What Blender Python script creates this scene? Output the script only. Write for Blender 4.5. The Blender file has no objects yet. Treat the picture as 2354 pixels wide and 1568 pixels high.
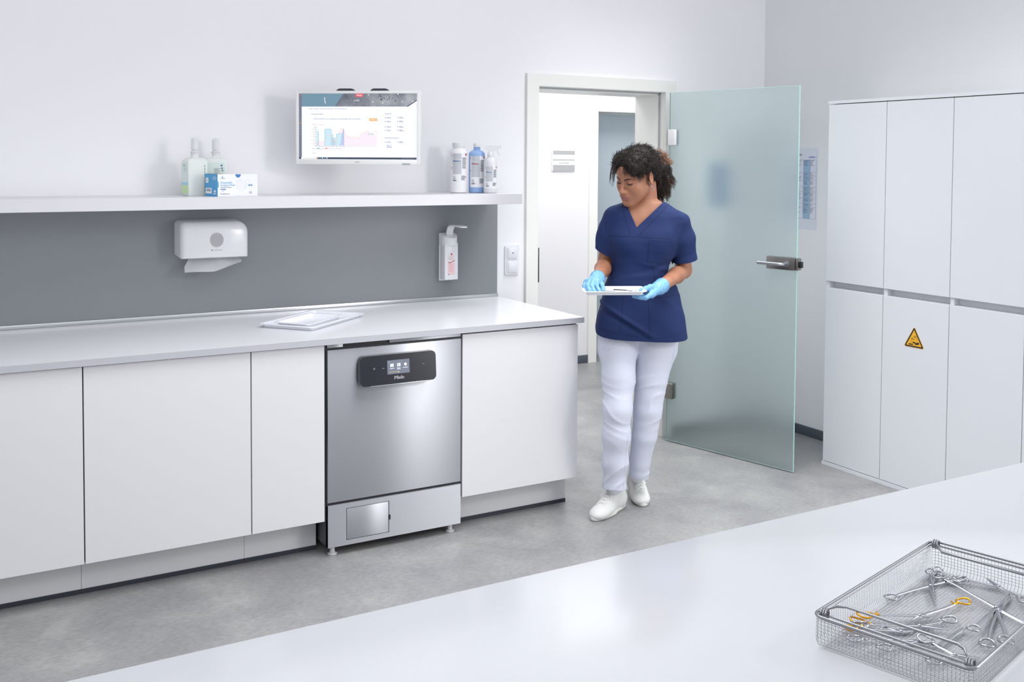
import bpy, bmesh, math, random
import numpy as np
from mathutils import Vector, Matrix, Quaternion
from mathutils.bvhtree import BVHTree
random.seed(7); RNG = np.random.default_rng(7)
S = bpy.context.scene
COL = S.collection
PI = math.pi

# ------------------------------------------------------------------ camera (calibrated from the room's own edges)
F_PX, CX, CY = 2347.53, 1206.0, 470.16
YAW, PITCH, ROLL = 0.52531, 0.0418, 0.00636
CAM = np.array([-1.35761, -4.73204, 1.60488])
Fh = np.array([math.sin(YAW), math.cos(YAW), 0.0])
Rh = np.array([math.cos(YAW), -math.sin(YAW), 0.0])
FW = np.array([math.sin(YAW)*math.cos(PITCH), math.cos(YAW)*math.cos(PITCH), -math.sin(PITCH)])
U0 = np.cross(Rh, FW)
RT = math.cos(ROLL)*Rh + math.sin(ROLL)*U0
UP = -math.sin(ROLL)*Rh + math.cos(ROLL)*U0
cam = bpy.data.cameras.new('camera'); co = bpy.data.objects.new('camera', cam); COL.objects.link(co)
M = Matrix(((RT[0], UP[0], -FW[0], CAM[0]), (RT[1], UP[1], -FW[1], CAM[1]), (RT[2], UP[2], -FW[2], CAM[2]), (0, 0, 0, 1)))
co.matrix_world = M
cam.sensor_width = 36; cam.lens = F_PX*36/2354
cam.shift_x = (1177-CX)/2354; cam.shift_y = (CY-784)/2354
cam.clip_start = .05
S.camera = co

def ray(px, py): return FW + RT*((px-CX)/F_PX) - UP*((py-CY)/F_PX)
def at(px, py, ax, val):
    d = ray(px, py); i = 'xyz'.index(ax); return CAM + d*((val-CAM[i])/d[i])

# ------------------------------------------------------------------ materials
def srgb(c):
    return tuple(((v/255)/12.92 if v/255 <= .04045 else ((v/255+.055)/1.055)**2.4) for v in c)
MATS = {}
def mat(name, rgb, rough=.5, metal=0., **kw):
    if name in MATS: return MATS[name]
    m = bpy.data.materials.new(name); m.use_nodes = True
    nt = m.node_tree; b = nt.nodes['Principled BSDF']
    b.inputs['Base Color'].default_value = (*srgb(rgb), 1)
    b.inputs['Roughness'].default_value = rough
    b.inputs['Metallic'].default_value = metal
    for k, v in kw.items():
        k = k.replace('_', ' ')
        b.inputs[k].default_value = v
    MATS[name] = m
    return m
def noise_col(m, c1, c2, scale=5, detail=6, lo=.35, hi=.65, vec_scale=(1, 1, 1), rough=.6):
    nt = m.node_tree; b = nt.nodes['Principled BSDF']
    tc = nt.nodes.new('ShaderNodeTexCoord'); mp = nt.nodes.new('ShaderNodeMapping'); mp.inputs['Scale'].default_value = vec_scale
    n = nt.nodes.new('ShaderNodeTexNoise'); n.inputs['Scale'].default_value = scale; n.inputs['Detail'].default_value = detail; n.inputs['Roughness'].default_value = rough
    r = nt.nodes.new('ShaderNodeValToRGB')
    r.color_ramp.elements[0].position = lo; r.color_ramp.elements[0].color = (*srgb(c1), 1)
    r.color_ramp.elements[1].position = hi; r.color_ramp.elements[1].color = (*srgb(c2), 1)
    nt.links.new(tc.outputs['Object'], mp.inputs[0]); nt.links.new(mp.outputs[0], n.inputs['Vector'])
    nt.links.new(n.outputs['Fac'], r.inputs[0]); nt.links.new(r.outputs[0], b.inputs['Base Color'])
    return n
def bump(m, scale, strength, dist=.001, detail=4, vec_scale=(1, 1, 1)):
    nt = m.node_tree; b = nt.nodes['Principled BSDF']
    tc = nt.nodes.new('ShaderNodeTexCoord'); mp = nt.nodes.new('ShaderNodeMapping'); mp.inputs['Scale'].default_value = vec_scale
    n = nt.nodes.new('ShaderNodeTexNoise'); n.inputs['Scale'].default_value = scale; n.inputs['Detail'].default_value = detail
    bp = nt.nodes.new('ShaderNodeBump'); bp.inputs['Strength'].default_value = strength; bp.inputs['Distance'].default_value = dist
    nt.links.new(tc.outputs['Object'], mp.inputs[0]); nt.links.new(mp.outputs[0], n.inputs['Vector'])
    nt.links.new(n.outputs['Fac'], bp.inputs['Height']); nt.links.new(bp.outputs[0], b.inputs['Normal'])

WALL = mat('wall_paint', (240, 240, 243), .75); bump(WALL, 60, .08)
WALLB = mat('hall_wall_paint', (230, 230, 233), .75)
CEIL = mat('ceiling_paint', (238, 238, 240), .8)
PANEL = mat('grey_splash_panel', (134, 137, 142), .28); PANEL.node_tree.nodes['Principled BSDF'].inputs['Specular IOR Level'].default_value = .35
LAM = mat('white_laminate', (217, 217, 220), .32)
LAM2 = mat('white_cabinet_lacquer', (224, 227, 232), .28)
TOPM = mat('worktop_white', (224, 225, 229), .22)
EDGE = mat('worktop_edge_grey', (182, 184, 190), .4)
TABLEM = mat('table_white_gloss', (197, 199, 204), .16)
ALU = mat('aluminium', (205, 207, 210), .3, 1.)
DARK = mat('dark_rubber', (52, 55, 65), .5)
SKIRT = mat('skirting_grey', (78, 86, 97), .45)
GAP = mat('cabinet_shadow_body', (70, 72, 78), .7)
FRAME = mat('door_frame_white', (232, 233, 229), .35)
FLOORM = mat('vinyl_floor', (150, 150, 153), .38)
def floor_nodes(m):
    nt = m.node_tree; b = nt.nodes['Principled BSDF']; L = nt.links.new
    tc = nt.nodes.new('ShaderNodeTexCoord')
    def N(scale, det, rg, vs=(1, 1, 1), dist=0):
        mp = nt.nodes.new('ShaderNodeMapping'); mp.inputs['Scale'].default_value = vs
        n = nt.nodes.new('ShaderNodeTexNoise'); n.inputs['Scale'].default_value = scale; n.inputs['Detail'].default_value = det
        n.inputs['Roughness'].default_value = rg; n.inputs['Distortion'].default_value = dist
        L(tc.outputs['Object'], mp.inputs[0]); L(mp.outputs[0], n.inputs['Vector']); return n
    def ramp(src, a, ca, z, cz):
        r = nt.nodes.new('ShaderNodeValToRGB'); e = r.color_ramp.elements
        e[0].position = a; e[0].color = (*srgb(ca), 1); e[1].position = z; e[1].color = (*srgb(cz), 1)
        L(src.outputs['Fac'], r.inputs[0]); return r
    big = ramp(N(2.6, 7, .62, dist=.4), .34, (163, 163, 166), .66, (193, 193, 192))
    fine = ramp(N(38, 5, .7, (1, 2.2, 1)), .3, (112, 112, 112), .7, (150, 150, 150))
    mx = nt.nodes.new('ShaderNodeMix'); mx.data_type = 'RGBA'; mx.blend_type = 'OVERLAY'; mx.inputs[0].default_value = .75
    L(big.outputs[0], mx.inputs[6]); L(fine.outputs[0], mx.inputs[7]); L(mx.outputs[2], b.inputs['Base Color'])
floor_nodes(FLOORM)

STEEL = mat('brushed_steel', (180, 182, 188), .34, 1.)
def steel_nodes(m, vs):
    nt = m.node_tree; b = nt.nodes['Principled BSDF']; L = nt.links.new
    tc = nt.nodes.new('ShaderNodeTexCoord'); mp = nt.nodes.new('ShaderNodeMapping'); mp.inputs['Scale'].default_value = vs
    n = nt.nodes.new('ShaderNodeTexNoise'); n.inputs['Scale'].default_value = 60; n.inputs['Detail'].default_value = 3
    mr = nt.nodes.new('ShaderNodeMapRange'); mr.inputs[3].default_value = .36; mr.inputs[4].default_value = .48
    L(tc.outputs['Object'], mp.inputs[0]); L(mp.outputs[0], n.inputs['Vector']); L(n.outputs['Fac'], mr.inputs[0]); L(mr.outputs[0], b.inputs['Roughness'])
    b.inputs['Anisotropic'].default_value = .9; b.inputs['Anisotropic Rotation'].default_value = .25
    tg = nt.nodes.new('ShaderNodeCombineXYZ'); tg.inputs[0].default_value = 1; L(tg.outputs[0], b.inputs['Tangent'])   # brushed along x
steel_nodes(STEEL, (1, 1, 60))
CHROME = mat('instrument_steel', (178, 180, 186), .16, 1.)
WIRE = mat('basket_steel', (150, 151, 156), .28, 1.)
GOLD = mat('gold_plated', (232, 168, 48), .16, 1.)
SATIN = mat('satin_nickel', (150, 146, 142), .32, 1.)
BLACKG = mat('black_glass', (33, 35, 43), .18)
BLACK = mat('black_plastic', (26, 28, 34), .4)
WHITEP = mat('white_plastic', (230, 231, 234), .22)
WHITEM = mat('white_matte', (240, 240, 242), .5)
GREYP = mat('pale_grey_plastic', (205, 206, 208), .35)
SWITCH = mat('switch_plastic', (226, 227, 232), .25)

def glass_mat(name, tint, rough, ior=1.45, refl_mix=None):
    m = bpy.data.materials.new(name); m.use_nodes = True; b = m.node_tree.nodes['Principled BSDF']
    b.inputs['Base Color'].default_value = (*srgb(tint), 1); b.inputs['Roughness'].default_value = rough
    b.inputs['Transmission Weight'].default_value = 1; b.inputs['IOR'].default_value = ior
    MATS[name] = m; return m

# ------------------------------------------------------------------ mesh helpers
def box(bm, x0, x1, y0, y1, z0, z1, bev=0, seg=2, mi=0, M=None):
    r = bmesh.ops.create_cube(bm, size=1)
    vs = r['verts']
    T = Matrix.Translation(((x0+x1)/2, (y0+y1)/2, (z0+z1)/2)) @ Matrix.Diagonal((x1-x0, y1-y0, z1-z0, 1))
    bmesh.ops.transform(bm, matrix=T, verts=vs)
    fs = set(f for v in vs for f in v.link_faces)
    if bev:
        es = list(set(e for v in vs for e in v.link_edges))
        g = bmesh.ops.bevel(bm, geom=es, offset=bev, segments=seg, profile=.5, affect='EDGES')
        fs = set(g['faces']) | set(f for f in fs if f.is_valid)
        vs = list(set(v for f in fs for v in f.verts))
    for f in fs: f.material_index = mi
    if M is not None: bmesh.ops.transform(bm, matrix=M, verts=vs)
    return vs
def tube(bm, pts, r, n=8, closed=False, mi=0, cap=True, squash=None):
    P = [Vector(p) for p in pts]; m = len(P)
    rr = r if hasattr(r, '__len__') else [r]*m
    rings = []; prev = None
    for i in range(m):
        if closed: t = P[(i+1) % m]-P[i-1]
        else: t = P[min(i+1, m-1)]-P[max(i-1, 0)]
        if t.length < 1e-9: t = Vector((0, 0, 1))
        t.normalize()
        if prev is None:
            a = Vector((0, 0, 1)) if abs(t.z) < .9 else Vector((1, 0, 0))
            nrm = (a - t*a.dot(t)).normalized()
        else:
            nrm = prev - t*prev.dot(t)
            nrm = nrm.normalized() if nrm.length > 1e-6 else Vector((1, 0, 0))
        prev = nrm; bn = t.cross(nrm)
        sq = squash or (1, 1)
        rings.append([bm.verts.new(P[i] + nrm*(math.cos(2*PI*k/n)*rr[i]*sq[0]) + bn*(math.sin(2*PI*k/n)*rr[i]*sq[1])) for k in range(n)])
    R = range(m) if closed else range(m-1)
    for i in R:
        a, b = rings[i], rings[(i+1) % m]
        for k in range(n):
            f = bm.faces.new((a[k], a[(k+1) % n], b[(k+1) % n], b[k])); f.material_index = mi
    if cap and not closed:
        f = bm.faces.new(rings[0][::-1]); f.material_index = mi
        f = bm.faces.new(rings[-1]); f.material_index = mi
def lathe(bm, prof, n=32, c=(0, 0, 0), sx=1, sy=1, mi=0, ang=0, M=None):
    rings = []
    for r, z in prof:
        ring = []
        for k in range(n):
            a = 2*PI*k/n; x, y = math.cos(a)*r*sx, math.sin(a)*r*sy
            v = Vector((c[0]+x*math.cos(ang)-y*math.sin(ang), c[1]+x*math.sin(ang)+y*math.cos(ang), c[2]+z))
            if M is not None: v = M @ v
            ring.append(bm.verts.new(v))
        rings.append(ring)
    for a, b in zip(rings, rings[1:]):
        for k in range(n):
            f = bm.faces.new((a[k], a[(k+1) % n], b[(k+1) % n], b[k])); f.material_index = mi
    f = bm.faces.new(rings[0][::-1]); f.material_index = mi
    f = bm.faces.new(rings[-1]); f.material_index = mi
def prism(bm, poly, h, M=None, mi=0):
    """poly in local xy, extruded along +z by h, then transformed"""
    M = M or Matrix()
    a = [bm.verts.new(M @ Vector((p[0], p[1], 0))) for p in poly]; b = [bm.verts.new(M @ Vector((p[0], p[1], h))) for p in poly]
    n = len(poly)
    for f in [bm.faces.new(a[::-1]), bm.faces.new(b)]+[bm.faces.new((a[i], a[(i+1) % n], b[(i+1) % n], b[i])) for i in range(n)]:
        f.material_index = mi
def rrect(x0, y0, x1, y1, r, n=6):
    out = []
    for cx, cy, a0 in ((x1-r, y0+r, -90), (x1-r, y1-r, 0), (x0+r, y1-r, 90), (x0+r, y0+r, 180)):
        for i in range(n+1):
            a = math.radians(a0+90*i/n); out.append((cx+r*math.cos(a), cy+r*math.sin(a)))
    return out
def frame_m(o, r, u):
    """matrix whose x is r, y is u (up), z the normal r x u"""
    r = Vector(r).normalized(); u = Vector(u).normalized(); n = r.cross(u)
    return Matrix(((r.x, u.x, n.x, o[0]), (r.y, u.y, n.y, o[1]), (r.z, u.z, n.z, o[2]), (0, 0, 0, 1)))
def disc(bm, cx, cy, r, h, M, mi=0, n=20, sy=1):
    prism(bm, [(cx+r*math.cos(2*PI*k/n), cy+sy*r*math.sin(2*PI*k/n)) for k in range(n)], h, M, mi)
def text(bm, s, size, M, x=0, y=0, align='LEFT', mi=0, depth=.0002, bold=0):
    cu = bpy.data.curves.new('t', 'FONT'); cu.body = s; cu.size = size; cu.align_x = align; cu.extrude = depth; cu.offset = bold; cu.resolution_u = 3
    ob = bpy.data.objects.new('t', cu); COL.objects.link(ob)
    dg = bpy.context.evaluated_depsgraph_get(); ev = ob.evaluated_get(dg); me = ev.to_mesh()
    T = M @ Matrix.Translation((x, y, depth))
    vs = [bm.verts.new(T @ v.co) for v in me.vertices]
    for p in me.polygons:
        try:
            f = bm.faces.new([vs[i] for i in p.vertices]); f.material_index = mi
        except ValueError: pass
    ev.to_mesh_clear(); bpy.data.objects.remove(ob); bpy.data.curves.remove(cu)
def bars(bm, x, y, w, h, M, mi=0, d=.0003): prism(bm, [(x, y), (x+w, y), (x+w, y+h), (x, y+h)], d, M, mi)

def link(name, me, mats, parent, smooth):
    if not isinstance(mats, (list, tuple)): mats = [mats]
    for m in mats: me.materials.append(m)
    if smooth is not None:
        me.shade_smooth()
        if smooth < 179: me.set_sharp_from_angle(angle=math.radians(smooth))
    o = bpy.data.objects.new(name, me); COL.objects.link(o)
    if parent is not None: o.parent = parent
    return o
WM = {}
def wmat(o):
    M = o.matrix_basis.copy()
    while o.parent: o = o.parent; M = o.matrix_basis @ M
    return M
def obj(name, bm, mats, parent=None, world=True, smooth=35):
    """build geometry given in world space (or the parent's own space) as one object"""
    bmesh.ops.recalc_face_normals(bm, faces=bm.faces)
    me = bpy.data.meshes.new(name)
    if parent is not None and world: bm.transform(wmat(parent).inverted())
    elif parent is None:
        pass
    bm.to_mesh(me); bm.free()
    return link(name, me, mats, parent, smooth)
def part(name, parent, mats, fn, world=True, smooth=35, label=None):
    bm = bmesh.new(); fn(bm); o = obj(name, bm, mats, parent, world, smooth)
    if label: o['label'] = label
    return o
def tag(o, label=None, cat=None, group=None, kind=None):
    if label: o['label'] = label
    if cat: o['category'] = cat
    if group: o['group'] = group
    if kind: o['kind'] = kind
    return o
def thing(name, label, cat, loc=(0, 0, 0), rz=0, group=None):
    o = bpy.data.objects.new(name, None); COL.objects.link(o); o.empty_display_size = .05
    o.location = loc; o.rotation_euler = (0, 0, rz)
    return tag(o, label, cat, group)
def struct(name, mats, fn, smooth=35, parent=None):
    o = part(name, parent, mats, fn, smooth=smooth); o['kind'] = 'structure'; return o
def single(name, label, cat, mats, fn, loc, group=None, smooth=35):
    """a thing that is one mesh, its origin at loc; fn builds in world space"""
    bm = bmesh.new(); fn(bm); bm.transform(Matrix.Translation(-Vector(loc)))
    o = obj(name, bm, mats, None, smooth=smooth); o.location = loc
    return tag(o, label, cat, group)
def B_(fn, *a, **k): return lambda bm: fn(bm, *a, **k)
# ------------------------------------------------------------------ the setting
XR, ZC = 3.088, 2.95
OX0, OX1, OZ = 1.441, 2.333, 2.032          # rough door opening
def _wb(bm):
    box(bm, -3.2, OX0, 0, .25, 0, ZC); box(bm, OX1, XR+.12, 0, .25, 0, ZC); box(bm, OX0, OX1, 0, .25, OZ, ZC)
struct('wall_back', WALL, _wb)
struct('wall_right', WALL, lambda bm: box(bm, XR, XR+.12, -2.9, 0, 0, ZC))
def _fl(bm): box(bm, -3.2, XR+.12, -6.2, .25, -.05, 0); box(bm, .8, 5.2, .25, 3.6, -.05, 0)
struct('floor', FLOORM, _fl)
struct('ceiling', CEIL, lambda bm: box(bm, -3.2, XR+.12, -4.2, .25, ZC, ZC+.1))
# hall behind the door
FX0, FX1, FZ = 3.237, 4.15, 2.010
def _hb(bm):
    box(bm, .8, FX0, 2.045, 2.27, 0, 2.9); box(bm, FX1, 5.2, 2.045, 2.27, 0, 2.9); box(bm, FX0, FX1, 2.045, 2.27, FZ, 2.9)
struct('wall_hall', WALLB, _hb)
struct('wall_hall_right', WALLB, lambda bm: box(bm, 5.2, 5.3, .25, 3.6, 0, 2.9))
struct('wall_hall_left', WALLB, lambda bm: box(bm, .7, .8, .25, 2.27, 0, 2.9))
struct('wall_hall_end', WALLB, lambda bm: box(bm, .8, 5.2, 3.6, 3.7, 0, 2.9))
struct('ceiling_hall', CEIL, lambda bm: box(bm, .7, 5.3, .25, 3.7, 2.9, 3.0))
def _skh(bm):
    box(bm, .8, 3.157, 2.033, 2.045, 0, .064, .002)
struct('baseboard_hall', SKIRT, _skh)
struct('baseboard_right', SKIRT, lambda bm: box(bm, XR-.014, XR, -.858, 0, 0, .056, .003))
struct('baseboard_back', SKIRT, lambda bm: box(bm, 2.39, XR-.014, -.014, 0, 0, .056, .003))
# door frame of the open glass door: mitred face trim, lining with rebate
FL, FR, FT, IL, IR, IT = 1.388, 2.3895, 2.078, 1.461, 2.313, 2.012
def _trim(bm):
    M = frame_m((0, -.018, 0), (1, 0, 0), (0, 0, 1)) @ Matrix.Diagonal((1, 1, -1, 1))
    prism(bm, [(FL, 0), (IL, 0), (IL, IT), (FL, FT)], .018, M)
    prism(bm, [(FL, FT), (IL, IT), (IR, IT), (FR, FT)], .018, M)
    prism(bm, [(FR, 0), (FR, FT), (IR, IT), (IR, 0)], .018, M)
df = struct('door_1', FRAME, lambda bm: _trim(bm))
def _lin(bm):
    for y0, y1, d in ((-.004, .03, 0), (.036, .256, .013)):
        box(bm, OX0, IL+.003+d, y0, y1, 0, IT+.003); box(bm, IR-.003-d, OX1, y0, y1, 0, IT+.003); box(bm, OX0, OX1, y0, y1, IT-.003-d, OZ)
    box(bm, OX0, IL+.001, .03, .036, 0, IT); box(bm, IR-.001, OX1, .03, .036, 0, IT); box(bm, OX0, OX1, .03, .036, IT-.001, OZ)
part('door_lining', df, FRAME, _lin)
part('door_seal', df, mat('door_seal_grey', (176, 178, 182), .6), lambda bm: (box(bm, IR-.010, IR-.002, .029, .0365, 0, IT-.004), box(bm, IL+.002, IL+.01, .029, .0365, 0, IT-.004), box(bm, IL, IR, .029, .0365, IT-.010, IT-.002)))
part('strike_plate', df, mat('strike_steel', (92, 94, 97), .35, .9), lambda bm: box(bm, IL-.0005, IL+.0065, -.021, .018, .955, 1.142, .002))
# the far door: frame and frosted pane
f2 = None
def _tr2(bm):
    M = frame_m((0, 2.030, 0), (1, 0, 0), (0, 0, 1)) @ Matrix.Diagonal((1, 1, -1, 1))
    a, b, t = FX0-.078, FX1+.078, 2.083
    prism(bm, [(a, 0), (FX0, 0), (FX0, FZ), (a, t)], .016, M); prism(bm, [(a, t), (FX0, FZ), (FX1, FZ), (b, t)], .016, M); prism(bm, [(b, 0), (b, t), (FX1, FZ), (FX1, 0)], .016, M)
    box(bm, FX0-.02, FX0, 2.032, 2.27, 0, FZ); box(bm, FX1, FX1+.02, 2.032, 2.27, 0, FZ); box(bm, FX0-.02, FX1+.02, 2.032, 2.27, FZ-.001, FZ+.02)
d2 = struct('door_2', FRAME, _tr2)
FG = mat('far_door_glass', (192, 205, 213), .25, Transmission_Weight=.35, IOR=1.3)
part('glass_pane', d2, FG, lambda bm: box(bm, FX0+.004, FX1-.004, 2.252, 2.260, .009, FZ-.012))
part('top_rail', d2, mat('rail_grey', (190, 198, 200), .4), lambda bm: box(bm, FX0, FX1, 2.248, 2.264, FZ-.012, FZ-.001))

# grey splash panel, aluminium edge strip
single('splash_panel', 'dark grey splash panel on the wall between worktop and shelf', 'wall panel', PANEL, lambda bm: box(bm, -2.4, 1.2144, -.010, -.0001, .905, 1.44), (-.6, -.005, .905))
single('edge_strip', 'brushed aluminium strip where worktop meets the grey panel', 'strip', ALU, lambda bm: box(bm, -2.4, 1.216, -.021, -.0102, .8945, .9115, .002), (-.6, -.015, .8945))

# ------------------------------------------------------------------ light
w = bpy.data.worlds.new('world'); S.world = w; w.use_nodes = True
w.node_tree.nodes['Background'].inputs[0].default_value = (.93, .955, 1, 1); w.node_tree.nodes['Background'].inputs[1].default_value = .74
def area(name, loc, tgt, sx, sy, e, col=(1, 1, 1), spread=180):
    l = bpy.data.lights.new(name, 'AREA'); l.shape = 'RECTANGLE'; l.size = sx; l.size_y = sy; l.energy = e; l.color = col; l.spread = math.radians(spread)
    o = bpy.data.objects.new(name, l); COL.objects.link(o); o.location = loc
    o.rotation_euler = (Vector(tgt)-Vector(loc)).to_track_quat('-Z', 'Y').to_euler(); return o
area('unseen_key_light', (4.0, -5.9, 1.45), (.6, -.3, 1.0), 2.3, 2.3, 48, (1, .995, .98))  # unseen area light, placed to shape the gradient on the steel door
area('unseen_key_light', (2.6, -4.3, 2.45), (.4, -.1, 1.5), .6, .6, 25, (1, .99, .97))  # small unseen key, placed to throw wall shadows to the left
area('unseen_ceiling_light', (1.95, -.8, 2.93), (1.95, -.8, 0), .9, .9, 9, (.98, .99, 1), 85)  # added out of view to brighten the right wall and glass door
area('unseen_ceiling_light', (.6, -2.0, 2.93), (.6, -2.0, 0), 3.4, 1.5, 38, (.99, .99, 1), 120)  # unseen area light under the ceiling, set to reach worktop and floor
area('unseen_ceiling_light', (-1.6, -3.6, 2.9), (-1.2, -2.4, 0), 1.6, 1.6, 24, (1, .99, .98))  # unseen area light lifting the left side of the room
area('hall_lamp', (2.6, 1.1, 2.88), (2.6, 1.1, 0), 2.4, .9, 44, (1, .99, .97))
area('hall_lamp', (3.8, 3.0, 2.88), (3.8, 3.0, 0), 1.5, .8, 16, (.95, .98, 1))
S.view_settings.view_transform = 'Standard'; S.view_settings.look = 'None'; S.view_settings.gamma = 1; S.view_settings.exposure = 0.24
try: S.view_settings.use_curve_mapping = False
except Exception: pass
# ------------------------------------------------------------------ worktop run
wt = thing('worktop', 'long white worktop with grey front edge running along the back wall', 'worktop', (0, -.4, .869))
part('top_slab', wt, TOPM, lambda bm: box(bm, -1.9, 1.2175, -.8385, -.012, .869, .894))
part('edge_band', wt, EDGE, lambda bm: (box(bm, -1.9, 1.219, -.840, -.8385, .869, .8938), box(bm, 1.2175, 1.219, -.8385, -.012, .869, .8938)), label='grey edge band')

YD = -.820
def base_cabinet(x0, x1, label, zt=.864, px0=None, px1=None):
    t = thing('base_cabinet', label, 'cabinet', ((x0+x1)/2, -.4, 0), 0, 'white base cabinets under the worktop')
    part('carcass', t, GAP, lambda bm: box(bm, x0+.001, x1-.001, -.800, -.03, .152, .868))
    part('door', t, LAM, lambda bm: box(bm, x0+.0022, x1-.0022, YD, -.801, .150, zt, .0008, 1))
    a, b = (px0 or x0), (px1 or x1)
    pl = part('plinth', t, LAM, lambda bm: box(bm, a+.0006, b-.0006, -.705, -.68, 0.0005, .152))
    part('rubber_strip', pl, DARK, lambda bm: box(bm, a+.0006, b-.0006, -.7085, -.705, .0005, .017))
    return t
base_cabinet(-1.506, -.906, 'white base cabinet with flat door, cut off by the left edge of the picture')
base_cabinet(-.906, -.306, 'wide white base cabinet, second from the left under the worktop')
base_cabinet(-.306, -.010, 'narrow white base cabinet just left of the steel dishwasher')
base_cabinet(.604, 1.2, 'white base cabinet right of the steel dishwasher, at the worktop end', .860, px1=1.208)

# ------------------------------------------------------------------ dishwasher
dw = thing('dishwasher', 'stainless steel undercounter washer with black control panel between white base cabinets', 'dishwasher', (.298, -.42, 0))
STEELD = mat('washer_body_dark', (92, 94, 100), .4, .7)
part('housing', dw, STEELD, lambda bm: box(bm, -.002, .598, -.800, -.1, .04, .862))
part('side_gasket', dw, BLACK, lambda bm: (box(bm, -.0098, -.0021, -.812, -.6, .15, .864), box(bm, .5981, .6035, -.812, -.6, .15, .864), box(bm, -.0021, .5981, -.8105, -.7995, .2115, .8525)))
dr = part('door', dw, STEEL, lambda bm: box(bm, .0005, .5975, -.8225, -.8025, .2225, .8435, .0015, 2))
part('top_trim', dw, STEEL, lambda bm: box(bm, 0, .0665, -.818, -.79, .8525, .8672, .001))
part('top_trim', dw, STEEL, lambda bm: box(bm, .268, .597, -.818, -.79, .8525, .8672, .001))
part('vent_slot', dw, BLACK, lambda bm: box(bm, .0670, .2675, -.8105, -.79, .8530, .8670))
FX, FXE, FZ0, FZ1 = .0785, .2655, .0585, .1905
def _lower(bm):
    y0, y1, z0, z1, x0, x1 = -.8225, -.8, .0385, .2105, .0005, .5975
    box(bm, x0, FX, y0, y1, z0, z1); box(bm, FXE, x1, y0, y1, z0, z1); box(bm, FX, FXE, y0, y1, z0, FZ0); box(bm, FX, FXE, y0, y1, FZ1, z1)
lp = part('kick_panel', dw, STEEL, _lower)
fl = part('service_flap', dw, STEEL, lambda bm: box(bm, FX+.0022, FXE-.0022, -.8222, -.806, FZ0+.0022, FZ1-.0022, .001))
part('latch', fl, BLACK, lambda bm: (prism(bm, rrect(FXE-.001, .112, FXE+.0055, .133, .003), .003, frame_m((0, -.8215, 0), (1, 0, 0), (0, 0, 1)))))
def _grille(bm):
    for i in range(42): box(bm, .29+i*.0026, .2915+i*.0026, -.8125, -.8105, .2135, .2205)
part('vent_grille', dw, mat('grille_grey', (70, 72, 76), .5), _grille)
for fx in (.03, .562):
    for fy in (-.79, -.16):
        part('foot', dw, GREYP, lambda bm: lathe(bm, [(.019, .0005), (.02, .004), (.017, .0065), (.010, .008), (.010, .04)], 24, (fx, fy, 0)))
# control panel: a rounded slab standing off the door
CPM = frame_m((0, -.866, 0), (1, 0, 0), (0, 0, 1))
bl = Matrix.Rotation(0, 4, 'X')
def _cp(bm):
    prism(bm, rrect(.1235, .690, .4605, .811, .020, 8), -.034, CPM)
def _cp_tilt(bm):
    # wedge: the top edge stands off less than the bottom edge
    for v in bm.verts:
        if v.co.y < -.85: v.co.y += (v.co.z-.690)/.121*.010
cpo = part('control_panel', dr, BLACKG, lambda bm: (_cp(bm), _cp_tilt(bm)))
CPF = frame_m((0, -.8663, .690), (1, 0, 0), (0, .010/.121, 1))
part('handle_lip', dr, ALU, lambda bm: box(bm, .166, .427, -.868, -.84, .6872, .6905, .0008), label='bright metal grip strip')
SCR = mat('washer_display', (96, 103, 117), .25, Emission_Color=(*srgb((96, 103, 117)), 1), Emission_Strength=.35)
def _disp(bm): bars(bm, .241, .0405, .0985, .057, CPF, 0, .0006)
part('display', dr, SCR, _disp)
ICON = mat('icon_light', (225, 226, 230), .4, Emission_Color=(.8, .8, .82, 1), Emission_Strength=.5)
YEL = mat('icon_yellow', (226, 190, 70), .4)
def _ic(bm):
    Mx = CPF @ Matrix.Translation((0, 0, .0007))
    def ring(x, y, w, h, t): bars(bm, x, y, w, t, Mx); bars(bm, x, y+h-t, w, t, Mx); bars(bm, x, y+t, t, h-2*t, Mx); bars(bm, x+w-t, y+t, t, h-2*t, Mx)
    ring(.2545, .070, .0145, .0125, .002); bars(bm, .2575, .0735, .005, .006, Mx); bars(bm, .2635, .075, .003, .0045, Mx)
    ring(.2845, .0705, .0145, .0125, .002); bars(bm, .2885, .073, .0022, .008, Mx); bars(bm, .2930, .073, .0022, .008, Mx)
    for k in range(8):
        a = k*PI/4; disc(bm, .3215+.0048*math.cos(a), .0765+.0048*math.sin(a), .0016, .0003, Mx, 0, 8)
    n = 20; 
    prism(bm, [(.3215+.005*math.cos(2*PI*i/n), .0765+.005*math.sin(2*PI*i/n)) for i in range(n)], .0003, Mx)
    text(bm, 'Programme', .0042, Mx, .2618, .0625, 'CENTER', 0, .0001, .0001); text(bm, 'Maschine', .0042, Mx, .2918, .0625, 'CENTER', 0, .0001, .0001)
    text(bm, 'bedienen', .0042, Mx, .2918, .0580, 'CENTER', 0, .0001, .0001); text(bm, 'Einstellungen', .0042, Mx, .3215, .0625, 'CENTER', 0, .0001, .0001)
    bars(bm, .2505, .0485, .043, .0013, Mx, 1); text(bm, '10%', .0042, Mx, .2905, .0455, 'CENTER', 0, .0001)
    disc(bm, .2495, .0905, .0015, .0002, Mx, 0, 12)
part('display_icons', dr, [ICON, YEL], _ic, smooth=None)
def _brand(bm):
    Mx = CPF @ Matrix.Translation((0, 0, .0004))
    for dx in (-.0005, 0, .0005): text(bm, 'Miele', .0205, Mx, .2925+dx, .0185, 'CENTER', 0, .0002)
part('brand_lettering', dr, mat('letter_silver', (205, 206, 212), .3), _brand, smooth=None)
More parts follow.
